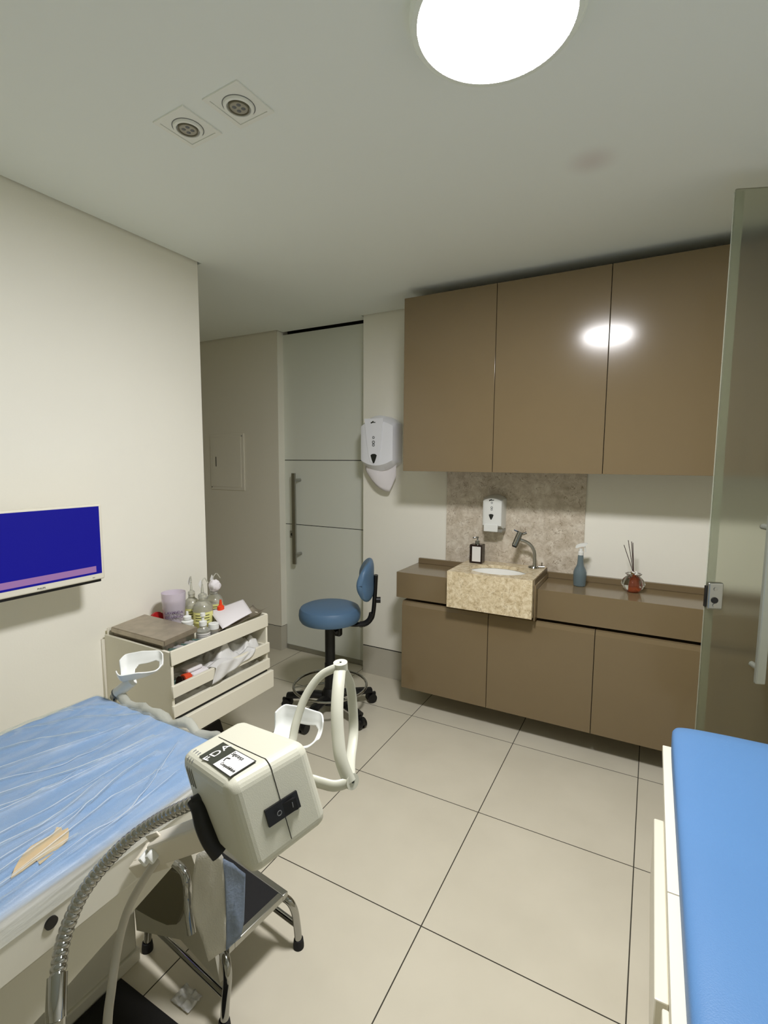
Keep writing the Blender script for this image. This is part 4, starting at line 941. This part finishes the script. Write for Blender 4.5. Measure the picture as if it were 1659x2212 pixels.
# arm that carries it
a0, a1 = Vector((-.762, .565, .790)), Vector((-.648, .572, .862)); ad = (a1-a0).normalized()
am = frame(a0, ad, Vector((0, -.25, 1)))
obj('carrier_arm', bx(-.035, (a1-a0).length+.01, -.028, .020, -.018, .018, .006, 3, am), M_offwhite, t)
obj('arm_bracket', bx(-.13, -.02, -.040, -.010, -.010, .015, .003, 2, am), M_offwhite, t)
for k in (0, 1): obj('clip', bx(-.046+.022*k, -.036+.022*k, -.006, .014, .012, .034, .003, 2, am), M_white, t)
obj('tab', bx(-.045, -.008, .014, .030, -.004, .000, .001, 1, am), M_offwhite, t)
obj('arm_root', tube([am @ Vector((-.12, -.025, .0)), (-.86, .60, .715)], .016, seg=14), M_offwhite, t)
obj('power_cable', tube([(-.775, .557, .765), (-.794, .543, .733), (-.818, .524, .681), (-.822, .506, .643), (-.812, .484, .603), (-.789, .459, .576), (-.764, .435, .552), (-.74, .41, .45), (-.75, .40, .25), (-.78, .42, .02), (-.86, .5, .008)], .0075, seg=12, sm=8), M_cable, t)

# chrome gooseneck on its pole
t = thing('gooseneck_stand', 'ribbed chrome gooseneck on a steel pole curving up beside the examination chair', 'flexible stand', (-.75, .35, 0))
gp = smooth_path([(-.655, .585, .915), (-.719, .555, .880), (-.766, .537, .848), (-.796, .507, .822), (-.821, .478, .788), (-.830, .446, .759), (-.829, .421, .729), (-.820, .400, .701), (-.795, .377, .672)], 60)
bm = bmesh.new(); 
L = 0; rad = []
for i, p in enumerate(gp):
    if i: L += (p-gp[i-1]).length
    rad.append(L)
def rf(q):
    i = int(round(q*(len(gp)-1))); return .0104+.0018*abs(math.sin(rad[i]/.0098*PI))**.6
add_tube(bm, gp, .011, seg=18, rfun=rf)
obj('gooseneck', bm, M_chrome, t, ang=180)
obj('sleeve', tube([(-.800, .381, .679), (-.778, .366, .655), (-.768, .360, .640)], .0145, seg=20, sm=4), M_chrome, t)
obj('pole', tube([(-.768, .360, .645), (-.758, .352, .60), (-.752, .348, .50), (-.750, .346, .03)], .0135, seg=20, sm=4), M_chrome, t)
obj('joint_collar', lathe([(.0136, 0), (.0165, .002), (.0165, .018), (.0136, .02)], (-.7575, .3518, .588), 24), M_chrome, t)
obj('base', lathe([(0, 0), (.125, 0), (.128, .008), (.115, .022), (.03, .035), (0, .035)], (-.750, .346, 0), 40), M_black, t)

# black mat on the floor
tag(obj('floor_mat', bx(-1.28, -.72, .15, .775, .0005, .010, .003, 2), M_mat), 'black rubber mat on the floor beside the chair pedestal', 'mat')
# crumpled clear wrapper on the floor
def wr(u, v):
    return Vector((-1.085+.07*u, .775+.05*v, .004+.016*abs(noise.noise(Vector((u*4, v*4, 8.1))))))
tag(solid(obj('wrapper', grid_bm(14, 12, lambda u, v: wr(u, v)+Vector((-.02, .03, 0))), M_poly), .0006), 'small crumpled clear wrapper on the floor by the black mat', 'wrapper')

# ------------------------------------------------------------------ step stool
rz = math.radians(-6.5)
t = thing('step_stool', 'chrome step stool with black ribbed tread under the hanging sheet', 'step stool', (-1.10, .98, 0), rz)
sm_ = Matrix.Translation((-1.0925, .987, 0)) @ Matrix.Rotation(rz, 4, 'Z')
def sp(x, y, z): return sm_ @ Vector((x, y, z))
hx, hy = .175, .108
bm = bmesh.new()
for a in ((-hx, hx, -hy, -hy+.020), (-hx, hx, hy-.020, hy)): add_box(bm, a[0], a[1], a[2], a[3], .186, .205, .002, 2, sm_)
for a in ((-hx, -hx+.020), (hx-.020, hx)): add_box(bm, a[0], a[1], -hy+.020, hy-.020, .186, .205, .002, 2, sm_)
obj('frame', bm, M_alu, t)
bm = bmesh.new(); add_box(bm, -hx+.018, hx-.018, -hy+.018, hy-.018, .188, .203, .001, 1, sm_)
obj('tread', bm, M_rubber, t)
for s in (-1, 1):
    for q in (-1, 1):
        lg = obj('leg', tube([sp(s*(hx-.06), q*(hy-.012), .178), sp(s*(hx-.01), q*(hy+.004), .170), sp(s*(hx+.010), q*(hy+.014), .140), sp(s*(hx+.012), q*(hy+.024), .08), sp(s*(hx+.012), q*(hy+.030), .018)], .0115, sm=8, seg=16), M_chrome, t)
        obj('rubber_foot', lathe([(0, 0), (.0165, 0), (.0165, .010), (.0145, .028), (.0118, .030)], sp(s*(hx+.012), q*(hy+.030), 0), 20), M_rubber, lg)
    obj('cross_tube', tube([sp(s*(hx-.06), -hy+.012, .178), sp(s*(hx-.06), hy-.012, .178)], .010, seg=12), M_chrome, t)
obj('stretcher', tube([sp(-hx-.008, -hy-.020, .085), sp(hx+.008, -hy-.020, .085)], .009, seg=12), M_chrome, t)
obj('stretcher', tube([sp(-hx-.008, hy+.020, .085), sp(hx+.008, hy+.020, .085)], .009, seg=12), M_chrome, t)

# ------------------------------------------------------------------ right examination couch
t = thing('examination_couch', 'white cabinet couch with a thick light blue vinyl mattress at right', 'examination couch', (.4, .6, 0))
obj('body', bx(.078, .74, -.5, 1.515, .06, .71, .002), M_cabw, t)
obj('plinth', bx(.11, .72, -.46, 1.48, 0, .06), M_grey, t)
for y0_, y1_ in ((.984, 1.523), (-.5, .982)):
    obj('top_frame', bx(.064, .75, y0_, y1_, .700, .722, .002, 2), M_cabw, t)
obj('drawer_front', bx(.052, .078, .955, 1.535, .30, .505, .003, 2) if False else bx(.054, .078, .965, 1.50, .33, .515, .003, 2), M_cabw, t)
obj('drawer_front', bx(.054, .078, .30, .955, .33, .515, .003, 2) if False else bx(.066, .078, .20, .95, .10, .52, .003, 2), M_cabw, t)
def cm(u, v):
    # puffed mattress: closed profile across x swept along y
    th = 2*PI*u; a, b = math.cos(th), math.sin(th)
    sx_ = math.copysign(abs(a)**.22, a); sz = math.copysign(abs(b)**.35, b)
    w = -1+2*v; e = (1-abs(w)**26)**.5
    puff = .006*(1-sx_*sx_)
    x = .4105+.3305*sx_*(.97+.03*e); z = .765+.040*sz*(.55+.45*e)+(puff if sz > 0 else 0)
    return Vector((x, .51+1.012*w, z))
bm = grid_bm(64, 60, cm); bmesh.ops.remove_doubles(bm, verts=bm.verts, dist=.0003)
obj('mattress', bm, M_blue2, t, ang=80)
